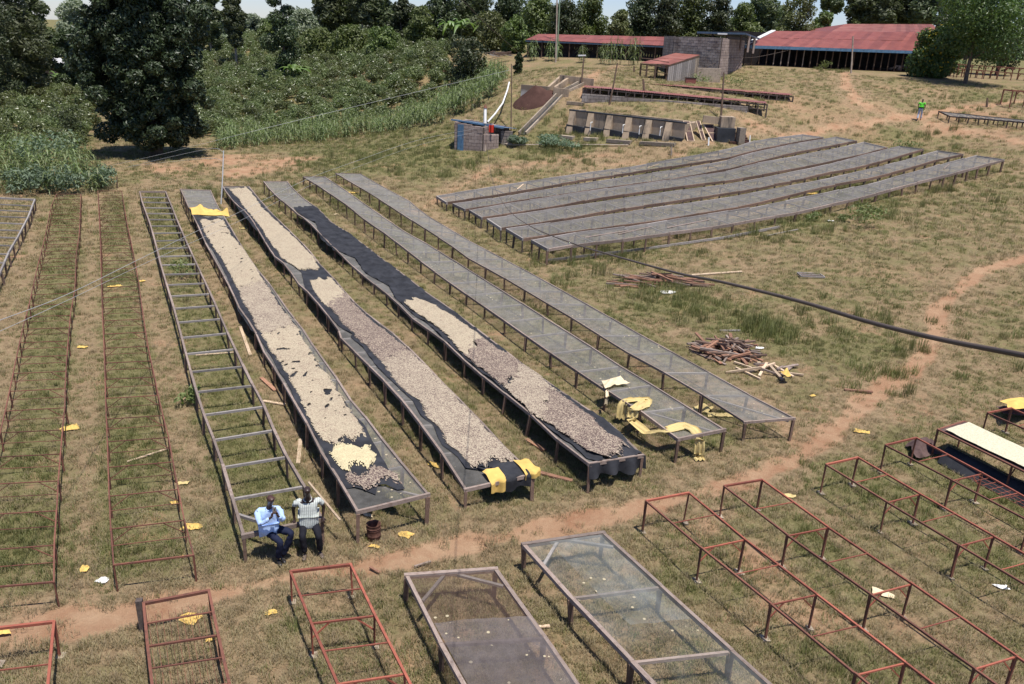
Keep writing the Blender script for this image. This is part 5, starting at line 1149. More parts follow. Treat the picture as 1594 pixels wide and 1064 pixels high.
# ---- sludge pit, mound and channel
q0, q1 = U(*cM(548, 520)), U(*cM(722, 500)); zq = np.dot(RW.T @ (q0 - C0), [0, 0, 1])
t = thing('settling_pit', gz((q0 + q1) / 2), 'open settling pit with a whitewashed stained wall above the soil mound', 'pit')
nn = np.array([0, 1., 0]); hh0 = at(*cM(555, 422), zq)[2]
def wb(name, p, q, h0, h1, th_, mat, par): 
    d_ = (np.array(q) - p) * [1, 1, 0]; d_ /= np.linalg.norm(d_); n_ = np.array([-d_[1], d_[0], 0]) * th_ / 2; V = []
    for c_, s_ in ((p, -1), (q, -1), (q, 1), (p, 1)): k = np.array(c_) + n_ * s_; V.append((k[0], k[1], min(hz(k[0], k[1]), h0, h1) - .3))
    for c_, s_, z in ((p, -1, h0), (q, -1, h1), (q, 1, h1), (p, 1, h0)): k = np.array(c_) + n_ * s_; V.append((k[0], k[1], z))
    return pob(name, V, CUBE_F, mat, par)
def whitewash():
    s = NB('whitewashed_wall'); p = s.pos(); sx = s.n('ShaderNodeSeparateXYZ'); s.l(p, sx.inputs[0]); n = s.noise(p, 1.2, 5, .7)
    f = s.mr(s.math('ADD', sx.outputs[2], s.math('MULTIPLY', n, 1.2)), hh0 - .35, hh0 + .25); s.l(s.mix(f, (.55,.54,.51), (.20,.15,.11)), s.b.inputs['Base Color']); s.b.inputs['Roughness'].default_value = .9; return s.m
M['whitewash'] = whitewash()
wb('front_wall', q0, q1, hh0, at(*cM(720, 432), zq)[2], .25, 'whitewash', t)
pp = [q1, U(*cM(820, 430)), U(*cM(950, 440))]
for a_, b_ in ((q1, U(*cM(800, 415))), (U(*cM(765, 500)), U(*cM(850, 425))), (U(*cM(800, 420)), U(*cM(1020, 432))), (U(*cM(760, 505)), U(*cM(860, 500)))): wb('pit_wall', a_, b_, a_[2] + .75, b_[2] + .55, .22, 'stained', t)
q = U(*cM(640, 545)); r_ = np.random.default_rng(5)
def md(a_, b_):
    an = a_ * 2 * math.pi; R_ = 1 - b_; x = q[0] + math.cos(an) * R_ * 1.9; y = q[1] + .6 + math.sin(an) * R_ * 1.5
    return (x, y, hz(x, y) + (1.15 * (1 - R_) ** .9 if R_ < 1 else -.05) + .12 * float(vnoise(x, y, .4, 4)) - .08)
o = sheet('soil_mound', md, 34, 14, 'red_soil', 'dark reddish heap of soil in front of the whitewashed pit wall', 'soil heap')
t = thing('drain_channel', U(*cM(690, 640)), 'narrow open concrete drain running down the slope beside the small shed', 'drain')
cp_ = [cM(558, 755), cM(640, 672), cM(730, 580), cM(815, 490), cM(900, 450), cM(970, 412)]; cw = [U(*p) for p in cp_]
for a_, b_ in zip(cw[:-1], cw[1:]):
    for s_ in (-.28, .28): bar('drain_wall', a_ + [s_, 0, .12], b_ + [s_, 0, .12], .12, .34, 'concrete', t)
    bar('drain_bed', a_ + [0, 0, .02], b_ + [0, 0, .02], .44, .08, 'black_band', t)
bar('kerb', U(*cM(850, 542), .1), U(*cM(960, 552), .1), .25, .25, 'stained', thing('kerb_wall', U(*cM(850, 542)), 'short dark kerb at the left foot of the covered rack wall', 'kerb'))
t = thing('timber_stack', U(*cM(370, 215)), 'stack of old timber and rails on the bank left of the long shed', 'timber stack')
for i in range(22):
    p = U(*cM(310 + rng.uniform(0, 120), 222), .1 + rng.uniform(0, 1.4)); bar('timber', p, p + [rng.uniform(.6, 2.0), rng.uniform(-.5, 1), rng.uniform(-.4, .4)], .12, .10, rng.choice(['wood_dark', 'wood_grey', 'wood_leg']), t)
# ---- poles
PP = {}
for nm, base, top, r, mat, lab in (
    ('a', cM(484, 740), cM(487, 290), .05, 'pole_dark', 'thin dark pole right behind the small blue roofed shed'),
    ('b', cM(776, 280), (868, -60), .10, 'pole', 'tall grey utility pole in front of the long shed, left of the leaning one'),
    ('c', cM(783, 255), (874, -60), .10, 'lf_sage', 'tall greenish utility pole leaning slightly right in front of the long shed'),
    ('d', cM(938, 440), cM(960, 235), .08, 'pole_dark', 'short pole with a white lamp head above the drain'),
    ('e', cM(1122, 560), cM(1178, 285), .08, 'pole_dark', 'leaning timber pole in front of the left half of the covered racks'),
    ('f', cN(687, 810), cN(710, 448), .09, 'pole_dark', 'timber pole in front of the right half of the covered racks'),
    ('g', cN(870, 228), cN(862, 20), .06, 'pole', 'thin pole rising behind the corner of the stone block building'),
    ('h', cN(112, 610), cN(103, 498), .12, 'pole_dark', 'short stout post between the two covered racks'),
    ('i', cO(185, 465), cO(196, 230), .10, 'pole', 'timber pole standing before the open fronted shed'),
    ('j', (343, 318), (348, 234), .045, 'wire', 'thin grey pole at the far end of the coffee tables'),
    ('k', (181, 293), (182, 275), .05, 'pole_dark', 'short dark stake by the shrubs at the far end of the second steel frame'),
    ('l', cN(315, 1075), cN(315, 1005), .07, 'pole', 'short post in the grass behind the grey table block'),
    ('m', cN(592, 1000), cN(597, 935), .07, 'white_paint', 'short white post in front of the leaning trays'), ('n', cN(900, 985), cN(908, 920), .06, 'white_paint', 'short white post right of the earth steps'),
    ('o', cO(1050, 680), cO(1052, 622), .10, 'pole_dark', 'short dark stump post on the right hillside'), ('p', cM(1285, 345), cM(1287, 305), .1, 'pole_dark', 'short stake on the slope left of the lean-to shed'),
    ('q', (1338, 24), (1340, -5), .08, 'pole', 'distant utility pole behind the rear red roof')):
    t_, tp_ = pole(base, top, r, mat, lab); PP[nm] = tp_
o = bar('lamp_head', PP['d'] + [-.5, 0, -.02], PP['d'] + [.15, 0, .02], .22, .10, 'white_paint', [x for x in COL.objects if x.get('label') == 'short pole with a white lamp head above the drain'][0])
ptop = at(*cM(316, 640), zs)
def curve(pz, label, r, mat, name='wire', cat='wire', n=60):
    P_ = np.array(pz, float); s_ = np.linspace(0, len(P_) - 1, n); i = np.arange(len(P_))
    def cr(col):
        out = []
        for s in s_:
            k = min(int(s), len(P_) - 2); f = s - k; p0, p1, p2, p3 = [col[min(max(k + j, 0), len(P_) - 1)] for j in (-1, 0, 1, 2)]
            out.append(.5 * ((2*p1) + (-p0+p2)*f + (2*p0-5*p1+4*p2-p3)*f*f + (-p0+3*p1-3*p2+p3)*f**3))
        return np.array(out)
    X, Y, Z = cr(P_[:, 0]), cr(P_[:, 1]), np.exp(cr(np.log(P_[:, 2])))
    o = tube(name, [at(x, y, z) for x, y, z in zip(X, Y, Z)], r, mat, None, 6); return tag(o, label, cat)
curve([(1680,571,2.0),(1594,553,2.2),(1460,527,2.6),(1350,500,3.05),(1250,470,3.6),(1130,440,4.5),(1058,425.6,5.5),(955,397.6,7.5),(896,380,10),(828,353,16),(787,321,26),(764,270,42),(755,188,59)], 'thick black cable sagging from the near right across the field to the small shed', .0085, 'cable', 'cable', 'cable')
curve([(-60,520,12),(0,498,14),(100,460,17),(217,403,23),(305,360,29),(372,330,34),(475,280,42),(550,252,48),(650,218,55),(740,200,60)], 'upper of two thin wires crossing over the left steel frames', .006, 'wire')
curve([(-60,538,12),(0,515,14),(101,469,17),(216,414,23),(310,372,29),(380,340,34),(475,292,42),(550,262,48),(650,226,55),(742,205,60)], 'lower of two thin wires crossing over the left steel frames', .0045, 'wire')
curve([(150,262,60),(250,240,56),(341,217,52),(500,178,54),(660,140,60),(796,108,67)], 'topmost of the three thin wires in front of the big dark tree', .009, 'wire')
curve([(190,262,60),(260,245,56),(329,231,50),(347,236,48)], 'middle one of the three thin wires in front of the big dark tree', .010, 'wire'); curve([(200,259,60),(260,252,56),(326,246,50),(346,250,48)], 'lowest of the three thin wires in front of the big dark tree', .010, 'wire')
curve([(700,-20,60),(760,40,80),(800,75,95),(815,90,100)], 'thin guy wire coming down in front of the trees left of the long shed', .02, 'cable'); curve([(1010,150,70),(1120,95,80),(1180,88,86),(1240,75,90)], 'thin wire running from the racks to the open fronted shed', .02, 'cable')
o = tube('hose', [U(*cM(330, 670), 1.9), U(*cM(380, 615), 1.2), U(*cM(430, 545), .9), U(*cM(460, 460), .6), U(*cM(472, 410), .4)], .07, 'white_paint'); tag(o, 'white hose climbing from the small shed up the edge of the maize', 'hose')
# ---- far right tables and frames
class RW2(Ribbon):
    def __init__(s, L, R, h): s.L = np.array(L); s.R = np.array(R); s.n = len(L); s.h = h; s.len = np.linalg.norm((s.L[-1] - s.L[0])[:2])
fl = [U(x, y, .5) for x, y in zip(np.linspace(1478, 1660, 13), np.linspace(181, 196, 13))]; offv = np.array([-.2, 1.5, 0]); bl_ = [gz(p + offv, p[2] - hz(p[0], p[1])) for p in fl]
wooden_table(RW2(fl, bl_, .5), 'low dark drying table on the right hillside near the man in green', None, 'net_far', 'wood_dark', 'wood_dark', (.05, .1), barmat='wood_dark')
for (x0, y0, x1, y1, lab) in ((1493, 100, 1620, 108, 'red steel frame table behind the right hand tree, upper one'), (1487, 106, 1620, 117, 'red steel frame table behind the right hand tree, lower one'), (1577, 141, 1640, 146, 'small red steel frame at the right photo edge on the hillside')):
    n_ = 7 if x1 - x0 > 80 else 4; fl = [at(x, y, 86 if y < 120 else 68) for x, y in zip(np.linspace(x0, x1, n_), np.linspace(y0, y1, n_))]; bl_ = [p + [0, 1.4, 0] for p in fl]
    steel_frame(RW2(fl, bl_, .8), lab, None, 'red_steel', .10, thin=False, legw=.09)
# ---- distant farm house, blue net fence
h = at(105, 128, 124); h[2] = hz(h[0], h[1]); t = thing('farm_house', h, 'small pale roofed house among trees at the far left', 'house')
w_, dd_ = 7.5, 4; base = [h + [-w_/2, 0, 0], h + [w_/2, 0, 0], h + [w_/2, dd_, 0], h + [-w_/2, dd_, 0]]
slab('wall', *[p + [0, 0, 2.3] for p in base], 2.5, 'block_pink', t)
roof_sheets(base[0] + [-.5,-.6,2.3], base[1] + [.5,-.6,2.3], h + [w_/2+.5, dd_/2, 3.6], h + [-w_/2-.5, dd_/2, 3.6], 8, 'roof_grey', t); roof_sheets(base[3] + [-.5,.6,2.3], base[2] + [.5,.6,2.3], h + [w_/2+.5, dd_/2, 3.6], h + [-w_/2-.5, dd_/2, 3.6], 8, 'roof_grey', t)
slab('door', h + [-.5,-.05,0], h + [.4,-.05,0], h + [.4,-.05,1.9], h + [-.5,-.05,1.9], .06, 'dark_board', t); slab('window', h + [1.8,-.05,1], h + [2.6,-.05,1], h + [2.6,-.05,1.8], h + [1.8,-.05,1.8], .06, 'dark_board', t)
p0, p1 = U(30, 152), U(72, 152); t = thing('net_fence', (p0 + p1) / 2, 'dark blue net fence between brown posts at the far left', 'fence')
slab('net_panel', p0 + [0,0,.05], p1 + [0,0,.05], p1 + [0,0,1.2], p0 + [0,0,1.2], .03, 'blue_dark', t)
for f in (0, .5, 1): q = p0 + (p1 - p0) * f; bar('post', q - [0,0,.1], q + [0,0,1.5], .15, .15, 'pole_dark', t)
# bench or rail fence at top-left on the slope
# ------------------------------------------------------------------ vegetation
def strand(n, spread, h, seed, mat, name, leaves=8, L=.8, wd=.08):
    """maize-like stalks with arching leaves"""
    r = np.random.default_rng(seed); V = []; Fq = []
    for i in range(n):
        x, y = r.uniform(-spread, spread, 2); hh_ = h * r.uniform(.8, 1.15); k = len(V)
        for z in (0, hh_):
            for a_ in range(3): V.append((x + .018 * math.cos(a_ * 2.1), y + .018 * math.sin(a_ * 2.1), z))
        Fq += [(k, k + 1, k + 4, k + 3), (k + 1, k + 2, k + 5, k + 4), (k + 2, k, k + 3, k + 5)]
        for j in range(leaves):
            z = hh_ * (.15 + .8 * j / leaves); an = j * 2.6 + r.uniform(-.5, .5) + i; l_ = L * r.uniform(.7, 1.1) * (1 - .35 * abs(j / leaves - .45)); k = len(V); w2 = wd * r.uniform(.7, 1.2)
            for s_ in range(5):
                f = s_ / 4; rad = l_ * f * (.85 if f < .7 else .85); zz = z + l_ * (.75 * f - 1.05 * f * f); ww = w2 * .5 * math.sin(math.pi * min(.97, .2 + .8 * f)) + .002
                cx_, cy_ = x + math.cos(an) * rad, y + math.sin(an) * rad; V += [(cx_ - math.sin(an) * ww, cy_ + math.cos(an) * ww, zz), (cx_ + math.sin(an) * ww, cy_ - math.cos(an) * ww, zz)]
            Fq += [(k + 2*s_, k + 2*s_ + 1, k + 2*s_ + 3, k + 2*s_ + 2) for s_ in range(4)]
    return mesh_np(name, V, Fq, mat)
mz = hidden_collection('maize_stalk', [strand(3, .25, 1.9, s_, 'lf_maize', 'maize_stalk', L=.95, wd=.10) for s_ in range(4)])
Z1 = polyw([(335,236),(420,226),(500,222),(560,210),(640,204),(700,188),(740,180),(775,145),(790,118),(765,108),(720,120),(690,150),(640,180),(560,190),(500,202),(345,207)])
Z2 = polyw([(-60,306),(60,303),(162,300),(152,266),(120,240),(0,236),(-60,240)])
def fill(poly, sp, seed, jit=.3):
    P_ = np.array(poly); r = np.random.default_rng(seed); gx, gy = np.meshgrid(np.arange(P_[:,0].min(), P_[:,0].max(), sp), np.arange(P_[:,1].min(), P_[:,1].max(), sp))
    gx = gx.ravel() + r.uniform(-jit, jit, gx.size) * sp; gy = gy.ravel() + r.uniform(-jit, jit, gy.size) * sp; k = inpoly(gx, gy, poly); return gx[k], gy[k]
X1, Y1 = fill(Z1, .95, 1, .45); X2, Y2 = fill(Z2, 1.1, 2, .5); X_ = np.concatenate([X1, X2]); Y_ = np.concatenate([Y1, Y2]); n = len(X_)
scatter('maize_crop', np.stack([X_, Y_, height(X_, Y_)], 1), rng.uniform(0, 6.28, n), rng.uniform(.55, 1.1, n), rng.integers(0, 4, n), mz, 'pale green maize growing in strips around the coffee bushes', 'maize')
# coffee bushes
def bush_mesh(seed, mat='lf_coffee', n=1000, w_=1.2, h_=1.8, size=.12):
    r = np.random.default_rng(seed); L = [(r.uniform(-.5, .5) * w_, r.uniform(-.5, .5) * w_, h_ * r.uniform(.3, .8), w_ * r.uniform(.3, .55), w_ * r.uniform(.3, .55), h_ * r.uniform(.2, .32)) for _ in range(6)]
    return leafcloud(n, lobes(L), size, seed, mat, 'bush_foliage', .5, 1.9)
bm = [bush_mesh(s_) for s_ in range(5)]
xa, ya = fill(Z3, 2.0, 3, .38); xb, yb = fill(Z4, 2.15, 4, .38); X_ = np.concatenate([xa, xb]); Y_ = np.concatenate([ya, yb]); o_ = np.argsort(np.hypot(X_, Y_)); X_, Y_ = X_[o_], Y_[o_]
ni = min(290, len(X_)); H_ = height(X_, Y_)
for i in range(ni):
    o = bpy.data.objects.new('coffee_bush', bm[int(rng.integers(0, 5))]); COL.objects.link(o); o.location = (X_[i], Y_[i], H_[i]); s_ = rng.uniform(.65, 1.25); o.scale = (s_ * 1.1, s_ * 1.15, s_ * rng.uniform(.8, 1.1)); o.rotation_euler = (0, 0, rng.uniform(0, 6.28))
    zl = inpoly(np.array([X_[i]]), np.array([Y_[i]]), Z4)[0]
    if zl: tag(o, 'leafy coffee bush among the maize and shrubs left of the huge dark tree', 'coffee bush', 'coffee bushes left of the huge tree')
    else: tag(o, 'glossy green coffee bush planted on the slope behind the long maize strip', 'coffee bush', 'coffee bushes on the planted slope')
if len(X_) > ni:
    bc = hidden_collection('coffee_bush_far', bm); n = len(X_) - ni
    scatter('coffee_bushes_far', np.stack([X_[ni:], Y_[ni:], H_[ni:]], 1), rng.uniform(0, 6.28, n), rng.uniform(.8, 1.3, n), rng.integers(0, 5, n), bc, 'distant coffee bushes covering the upper planted slope', 'coffee bushes')
def depth_of(p): return float(np.dot(RW.T @ (np.array(p) - C0), [0, 0, 1]))
def tree(x, top, wpx, z, kind, label, seed, base=.18, nleaf=None, lean=0.0, group=None, cat='tree'):
    K = {'dark': ('lf_dark', .42, 'bark', .9), 'euc': ('lf_euc', .45, 'bark_pale', .8), 'silver': ('lf_silver', .40, 'bark_pale', .8), 'mid': ('lf_mid', .42, 'bark', 1), 'olive': ('lf_olive', .38, 'bark', 1), 'bright': ('lf_bright', .40, 'bark', 1)}[kind]
    P_ = at(x, top, z); g_ = gz(P_); H = P_[2] - g_[2]; W = wpx / F * z; 
    t = thing({'euc': 'eucalyptus_tree', 'silver': 'silver_leaved_tree'}.get(kind, 'broadleaf_tree'), g_, label, cat, group)
    L = grow_lobes(H, W, H * base, seed, 12 if kind != 'euc' else 16)
    n = nleaf or int(4000 + 60 * W * H); n = min(n, 16000)
    drp = .5 if kind in ('euc', 'silver') else 0.0
    me_ = leafcloud(n, lobes(L, .6), K[1] * .62 * (z / 110) ** .8, seed, K[0], 'crown', .35 if not drp else .1, 1.5 if not drp else 2.2, drp); ob('crown', me_, t)
    zc = H * .85; tube('trunk', [g_ + [0, 0, -.2], g_ + [lean * .3, 0, H * .35], g_ + [lean, 0, zc]], .05 + .018 * H, K[2], t, 6, .05)
    for k in range(4):
        l_ = L[k * 3 % len(L)]; p0 = g_ + [lean * .3, 0, max(H * .15, l_[2] * .6)]; tube('limb', [p0, g_ + np.array(l_[:3])], .05 + .004 * H, K[2], t, 5, .03)
    return t
# the big dark tree on the left
cB_ = at(245, 252, 66); gB = gz(cB_); HB = at(245, -55, 66)[2] - gB[2]
t = thing('broadleaf_tree', gB, 'huge dense dark green tree with crown almost down to the ground', 'tree')
r = np.random.default_rng(11); L = []
for i in range(150):
    zz = .10 + .88 * (i / 150); hb = HB * zz; wd = 5.45 * (1 if zz < .6 else (1 - (zz - .6) * .85)) * (1 if zz > .25 else .66 + zz); a_ = i * 2.4; dd2 = wd * r.uniform(.35, .86); q_ = r.uniform(.55, 1.3)
    L.append((dd2 * math.cos(a_) + .1, dd2 * math.sin(a_), hb, q_, q_, q_ * .8))
for i in range(8): L.append((r.uniform(-1, 1), r.uniform(-1, 1), HB * (.25 + .09 * i), 2.4, 2.4, 1.8))
ob('crown', leafcloud(110000, lobes(L, .35), .19, 12, 'lf_big', 'crown', .3, 1.7), t)
tube('trunk', [gB - [0,0,.3], gB + [.1,0,HB*.4], gB + [0,0,HB*.9]], .55, 'bark', t, 9, .1)
for k in range(0, 40, 3): l_ = L[k]; tube('limb', [gB + [0, 0, l_[2] * .6], gB + np.array(l_[:3])], .16, 'bark', t, 5, .04)
TREES = [ # x, top, width px, depth, kind, crown base, label
 (12,-45,95,98,'euc',.12,'tall dark eucalyptus at the top left photo corner'), (48,-10,55,108,'euc',.1,'dark eucalyptus just right of the one in the top left corner'), (-35,-30,90,92,'dark',.1,'dark broad tree cut by the left photo edge'),
 (113,-6,62,118,'silver',.1,'pale silvery tree left of the huge dark tree, above the farm house'), (72,42,48,135,'mid',.1,'small round tree behind the farm house, left side'), (98,44,44,108,'dark',.05,'dark tree in front of the farm house roof, left of the huge tree'), (140,30,46,112,'silver',.05,'silvery tree half hidden behind the left side of the huge dark tree'),
 (30,60,40,120,'mid',.05,'low green tree left of the farm house'), (150,95,40,95,'mid',0,'bushy tree hiding the right end of the farm house'),
 (360,-12,38,128,'euc',.35,'tall open eucalyptus right of the huge dark tree'), (322,-14,44,138,'euc',.25,'open eucalyptus touching the right side of the huge tree'), (298,2,44,140,'silver',.1,'silver tree behind the right side of the huge tree'), (345,22,40,150,'silver',.1,'silver tree between the open eucalyptus trees'),
 (392,22,42,165,'silver',.1,'pale silver tree left of the dark one on the slope top'), (436,-30,62,112,'dark',.05,'tall dark tree standing at the top of the coffee slope'), (412,40,34,150,'mid',.05,'small green tree left of the tall dark slope tree'), (470,14,52,150,'silver',.1,'grey green tree right of the tall dark slope tree'),
 (505,-35,56,138,'euc',.35,'tall eucalyptus on the ridge, leftmost of the middle ridge row'), (534,-28,46,140,'euc',.4,'tall eucalyptus second in the middle ridge row'), (562,-32,46,136,'euc',.4,'tall eucalyptus third in the middle ridge row'), (592,-18,52,140,'euc',.3,'tall eucalyptus fourth in the middle ridge row'),
 (548,38,70,128,'mid',0,'low green thicket tree beneath the middle ridge row'), (497,45,60,132,'mid',0,'low green thicket tree at the left foot of the ridge row'), (625,-4,52,132,'dark',.1,'dark tree right of the middle ridge row'), (655,8,56,124,'mid',.05,'green tree above the round dark bush'), (600,42,56,122,'mid',0,'low green tree on the upper coffee slope'),
 (690,-22,60,126,'dark',.1,'dark tree behind the banana clump'), (735,-28,70,130,'euc',.2,'tall tree right of the banana clump'), (768,18,62,112,'olive',.0,'yellowish mango tree above the timber stack'), (805,26,52,108,'mid',0,'green tree left of the long shed roof end'), (795,-26,64,134,'dark',.1,'dark tree behind the yellowish mango tree'),
 (728,58,84,93,'dark',0,'large round dark bush at the top of the maize'), (840,-8,66,124,'mid',.05,'green tree behind the left end of the long shed'), (880,2,60,120,'dark',.05,'dark tree behind the utility poles'), (922,-6,62,122,'mid',.05,'green tree behind the middle of the long shed'),
 (968,16,52,117,'olive',0,'olive brown brushy tree behind the long shed'), (1005,-10,70,120,'dark',.05,'dark leafy tree behind the long shed, right of the brushy one'), (1040,-6,62,116,'dark',.05,'dark leafy tree just left of the stone block building'), (1078,-16,74,118,'mid',.05,'large green tree behind the stone block building'),
 (1122,-10,64,116,'dark',.05,'dark tree behind the right side of the block building'), (1160,6,56,122,'mid',.05,'light green tree above the thin pole'), (1192,-14,60,126,'euc',.2,'tall tree above the white gable edge'), (1246,-12,74,112,'olive',.05,'weeping olive tree behind the open shed roof'), (1282,18,42,118,'mid',0,'small green tree left of the rear red roof'), (1216,10,46,130,'silver',.1,'grey tree behind the weeping olive tree'),
 (1305,-45,40,135,'euc',.55,'tall bare stemmed eucalyptus left of the rear roof'), (1352,-35,56,128,'euc',.42,'bare stemmed eucalyptus behind the rear roof, leftmost of four'), (1388,-40,50,126,'euc',.42,'bare stemmed eucalyptus behind the rear roof, second of four'), (1420,-45,50,127,'euc',.42,'bare stemmed eucalyptus behind the rear roof, third of four'), (1452,-45,54,124,'euc',.45,'bare stemmed eucalyptus behind the rear roof, rightmost of four'),
 (1490,-10,66,97,'dark',.1,'dark tree between the yellow flowering and the bright green tree'), (1588,-40,90,92,'dark',.1,'dark tree cut by the right photo edge'), (1535,-55,80,110,'dark',.2,'dark tree behind the bright green one'),
 (1330,30,30,128,'olive',0,'small dry bush tree under the eucalyptus stems'), (808,82,14,78,'dark',0,'small dark cypress like shrub on the bank beside the maize')]
for i, (x, tp_, wp, z, kd, bs, lab) in enumerate(TREES): tree(x, tp_, wp, z, kd, lab, 300 + i, bs, lean=rng.uniform(-.4, .4))
zb2 = lambda bx, by, tx, ty: float(U(bx, by)[1] / ray(tx, ty)[1])
tB = tree(1538, -30, 160, zb2(1533, 131, 1538, -30), 'bright', 'broad bright green tree with a bare slanting trunk on the right hillside', 400, .36, 42000, -.2)
zF = zb2(1478, 122, 1466, 42); tF = tree(1466, 42, 86, zF, 'bright', 'round tree with yellow blossoms in front of the open shed end', 401, .12, 20000)
L = grow_lobes(tF.location.z * 0 + (at(1466, 42, zF)[2] - tF.location.z), 76 / F * zF, .8, 401, 12)
ob('blossom', leafcloud(1100, lobes(L, .04), .22, 77, 'lf_flower', 'blossom', .6, 1.0), tF)
# bananas
def banana(x, base_y, z, h_, n, label, seed, name='banana_plant', mat='lf_banana'):
    r = np.random.default_rng(seed); g_ = gz(at(x, base_y, z)); t = thing(name, g_, label, 'banana plant')
    tube('stem', [g_, g_ + [.05, 0, h_ * .5]], .16, 'lf_olive', t, 6, .1)
    for j in range(n):
        an = j * 2.4 + r.uniform(-.3, .3); l_ = h_ * .62 * r.uniform(.8, 1.15); el = r.uniform(.5, 1.25); V = []
        for s_ in range(8):
            f = s_ / 7; rad = l_ * f * math.cos(el) * 1.1; zz = h_ * .5 + l_ * (math.sin(el) * f - .75 * f ** 2.4); ww = .30 * math.sin(math.pi * min(.98, .12 + .86 * f)) + .02; dx, dy = math.cos(an), math.sin(an); c_ = g_ + [dx * rad, dy * rad, zz]
            V += [c_ + [-dy * ww, dx * ww, -ww * .3], c_, c_ + [dy * ww, -dx * ww, -ww * .3]]
        Fq = [(3*s_ + k, 3*s_ + k + 1, 3*s_ + k + 4, 3*s_ + k + 3) for s_ in range(7) for k in (0, 1)]
        pob('leaf', V, Fq, mat, t)
banana(456, 105, 112, 4.2, 12, 'banana plant with long pale leaves at the top left of the coffee slope', 1); banana(468, 100, 113, 3.6, 9, 'second smaller banana plant beside the one on the coffee slope', 2)
banana(700, 55, 118, 6.5, 12, 'tall banana plant on the ridge left of the mango, left one', 3); banana(718, 52, 118, 6.0, 11, 'tall banana plant on the ridge left of the mango, right one', 4); banana(90, 128, 118, 3.4, 10, 'banana plant before the far left farm house', 5); banana(14, 125, 100, 3.2, 9, 'banana plant at the left edge under the eucalyptus', 6); banana(760, 45, 120, 5.5, 10, 'banana plant behind the yellowish mango tree', 7)
# napier / cane clumps
nm_ = [strand(12, .55, 2.3, 50 + s_, 'lf_maize', 'cane_foliage', leaves=7, L=1.1, wd=.07) for s_ in range(3)]
for i, (x, by, s_, lab) in enumerate(((828, 88, 1.0, 'leftmost tall green cane clump before the long shed'), (862, 88, 1.1, 'cane clump around the foot of the utility poles'), (905, 91, .8, 'smaller cane clump above the lamp pole'), (937, 93, .9, 'cane clump before the middle of the long shed'), (957, 94, 1.2, 'tallest cane clump before the long shed'), (984, 95, 1.2, 'rightmost big cane clump before the long shed'), (1041, 93, .6, 'small green cane clump beside the block building'))):
    p = U(x, by + 6); o = ob('cane_clump', nm_[i % 3], None, p); o.scale = (s_, s_, s_ * 1.05); tag(o, lab, 'cane clump')
# shrubs
def shrub(px, py, w_, h_, mat, label, seed, n=900, size=.13, cat='shrub'):
    if mat == 'weed': n = int(90 * w_ + 60); size = .10
    p = U(px, py); o = ob('shrub', bush_mesh(seed, mat, n, w_ * .8, h_ * 1.1, size), None, p); tag(o, label, cat)
for i, (px, py, w_, h_, mt_, lab) in enumerate(((72,262,3.4,2.6,'lf_sage','large rounded sage green shrub among the maize at the left'), (95,300,2.4,1.7,'lf_sage','rounded sage green shrub at the field edge above the leftmost steel frame'), (45,302,2.2,1.6,'lf_sage','sage green shrub at the field edge above the left wooden frame'), (155,292,1.9,1.3,'lf_sage','low sage green shrub at the far end of the second steel frame'),
    (35,292,2.0,1.6,'lf_mid','green shrub behind the far end of the left wooden frame'), (112,232,1.6,4.0,'lf_dark','upright dark shrub left of the huge tree'), (1340,337,1.6,.8,'weed','dark green weed bush in the grass before the front grey table, upper one'), (1357,351,1.9,.9,'weed','dark green weed bush in the grass before the front grey table, lower one'),
    (1262,342,.8,.5,'weed','small weed bush left of the two dark weed bushes'), (1315,345,.6,.4,'weed','tiny weed tuft beside the two dark weed bushes'), (1140,235-102,1.8,1.0,'weed','green bush at the foot of the block building corner'), (1090,130,1.6,.9,'weed','low green bush beside the tin box'), (280,432,1.2,.7,'weed','weedy bush growing inside the bare wooden frame'), (300,628,.7,.5,'weed','dark green weed at the left rail of the bare wooden frame'),
    (105,205,2.2,2.4,'lf_mid','green shrub under the left side of the huge tree'), (1410,232,1.6,.6,'weed','low weed on the far end of the fourth grey table row'), (870,228,2.6,.8,'lf_sage','low grey green bush before the left end of the concrete tank'), (805,225,1.6,.7,'lf_sage','low grey green bush beside the small block shed'), (1482,118,1.8,1.6,'lf_mid','bushy growth at the foot of the yellow flowering tree'), (1283,108,1.4,.9,'weed','green bush on the bank below the open shed'))):
    shrub(px, py, w_, h_, mt_, lab, 500 + i)
# tall grass/weeds
tw = hidden_collection('weed_stem', [blades(60, .35, .3, .75, .02, .35, 60, 'gr_green', 'weed'), blades(70, .4, .15, .4, .02, .6, 61, 'gr_green', 'weed'), leafcloud(160, lobes([(0,0,.2,.25,.25,.22),(.2,.1,.15,.2,.2,.15)]), .08, 62, 'weed', 'weed')])
Px = []
for (px, py, r_, n) in ((1300,525,3.2,16),(1340,505,3,12),(1240,510,2,9),(1180,500,2,10),(1140,495,1.6,10),(1110,500,1.6,8),(1200,520,1,20),(1010,460,2,30),(1060,465,2,20),(950,430,3,30),(620,235,6,90),(560,215,6,90),(520,245,4,40),(660,250,5,50),(700,262,4,20),(860,222,4,90),(930,228,4,50),(1255,352,2,20),(1190,366,2,20),(1345,325,3,30),(1420,305,3,14),(1290,110,2,20),(980,385,4,40),(880,395,3,30),(1560,290,5,30),(1420,225,5,40),(480,280,4,40),(1500,170,5,40),(1350,590,1.5,15),(1500,540,4,20),(340,300,2,20),(1230,170,4,20),(820,470,1.5,8),(640,140,.1,1)):
    c = U(px, py); rr2 = np.random.default_rng(px); a_ = rr2.uniform(0, 6.28, n); d_ = r_ * np.sqrt(rr2.uniform(0, 1, n)); Px.append(np.stack([c[0] + d_ * np.cos(a_), c[1] + d_ * np.sin(a_)], 1))
Px = np.concatenate(Px); n = len(Px)
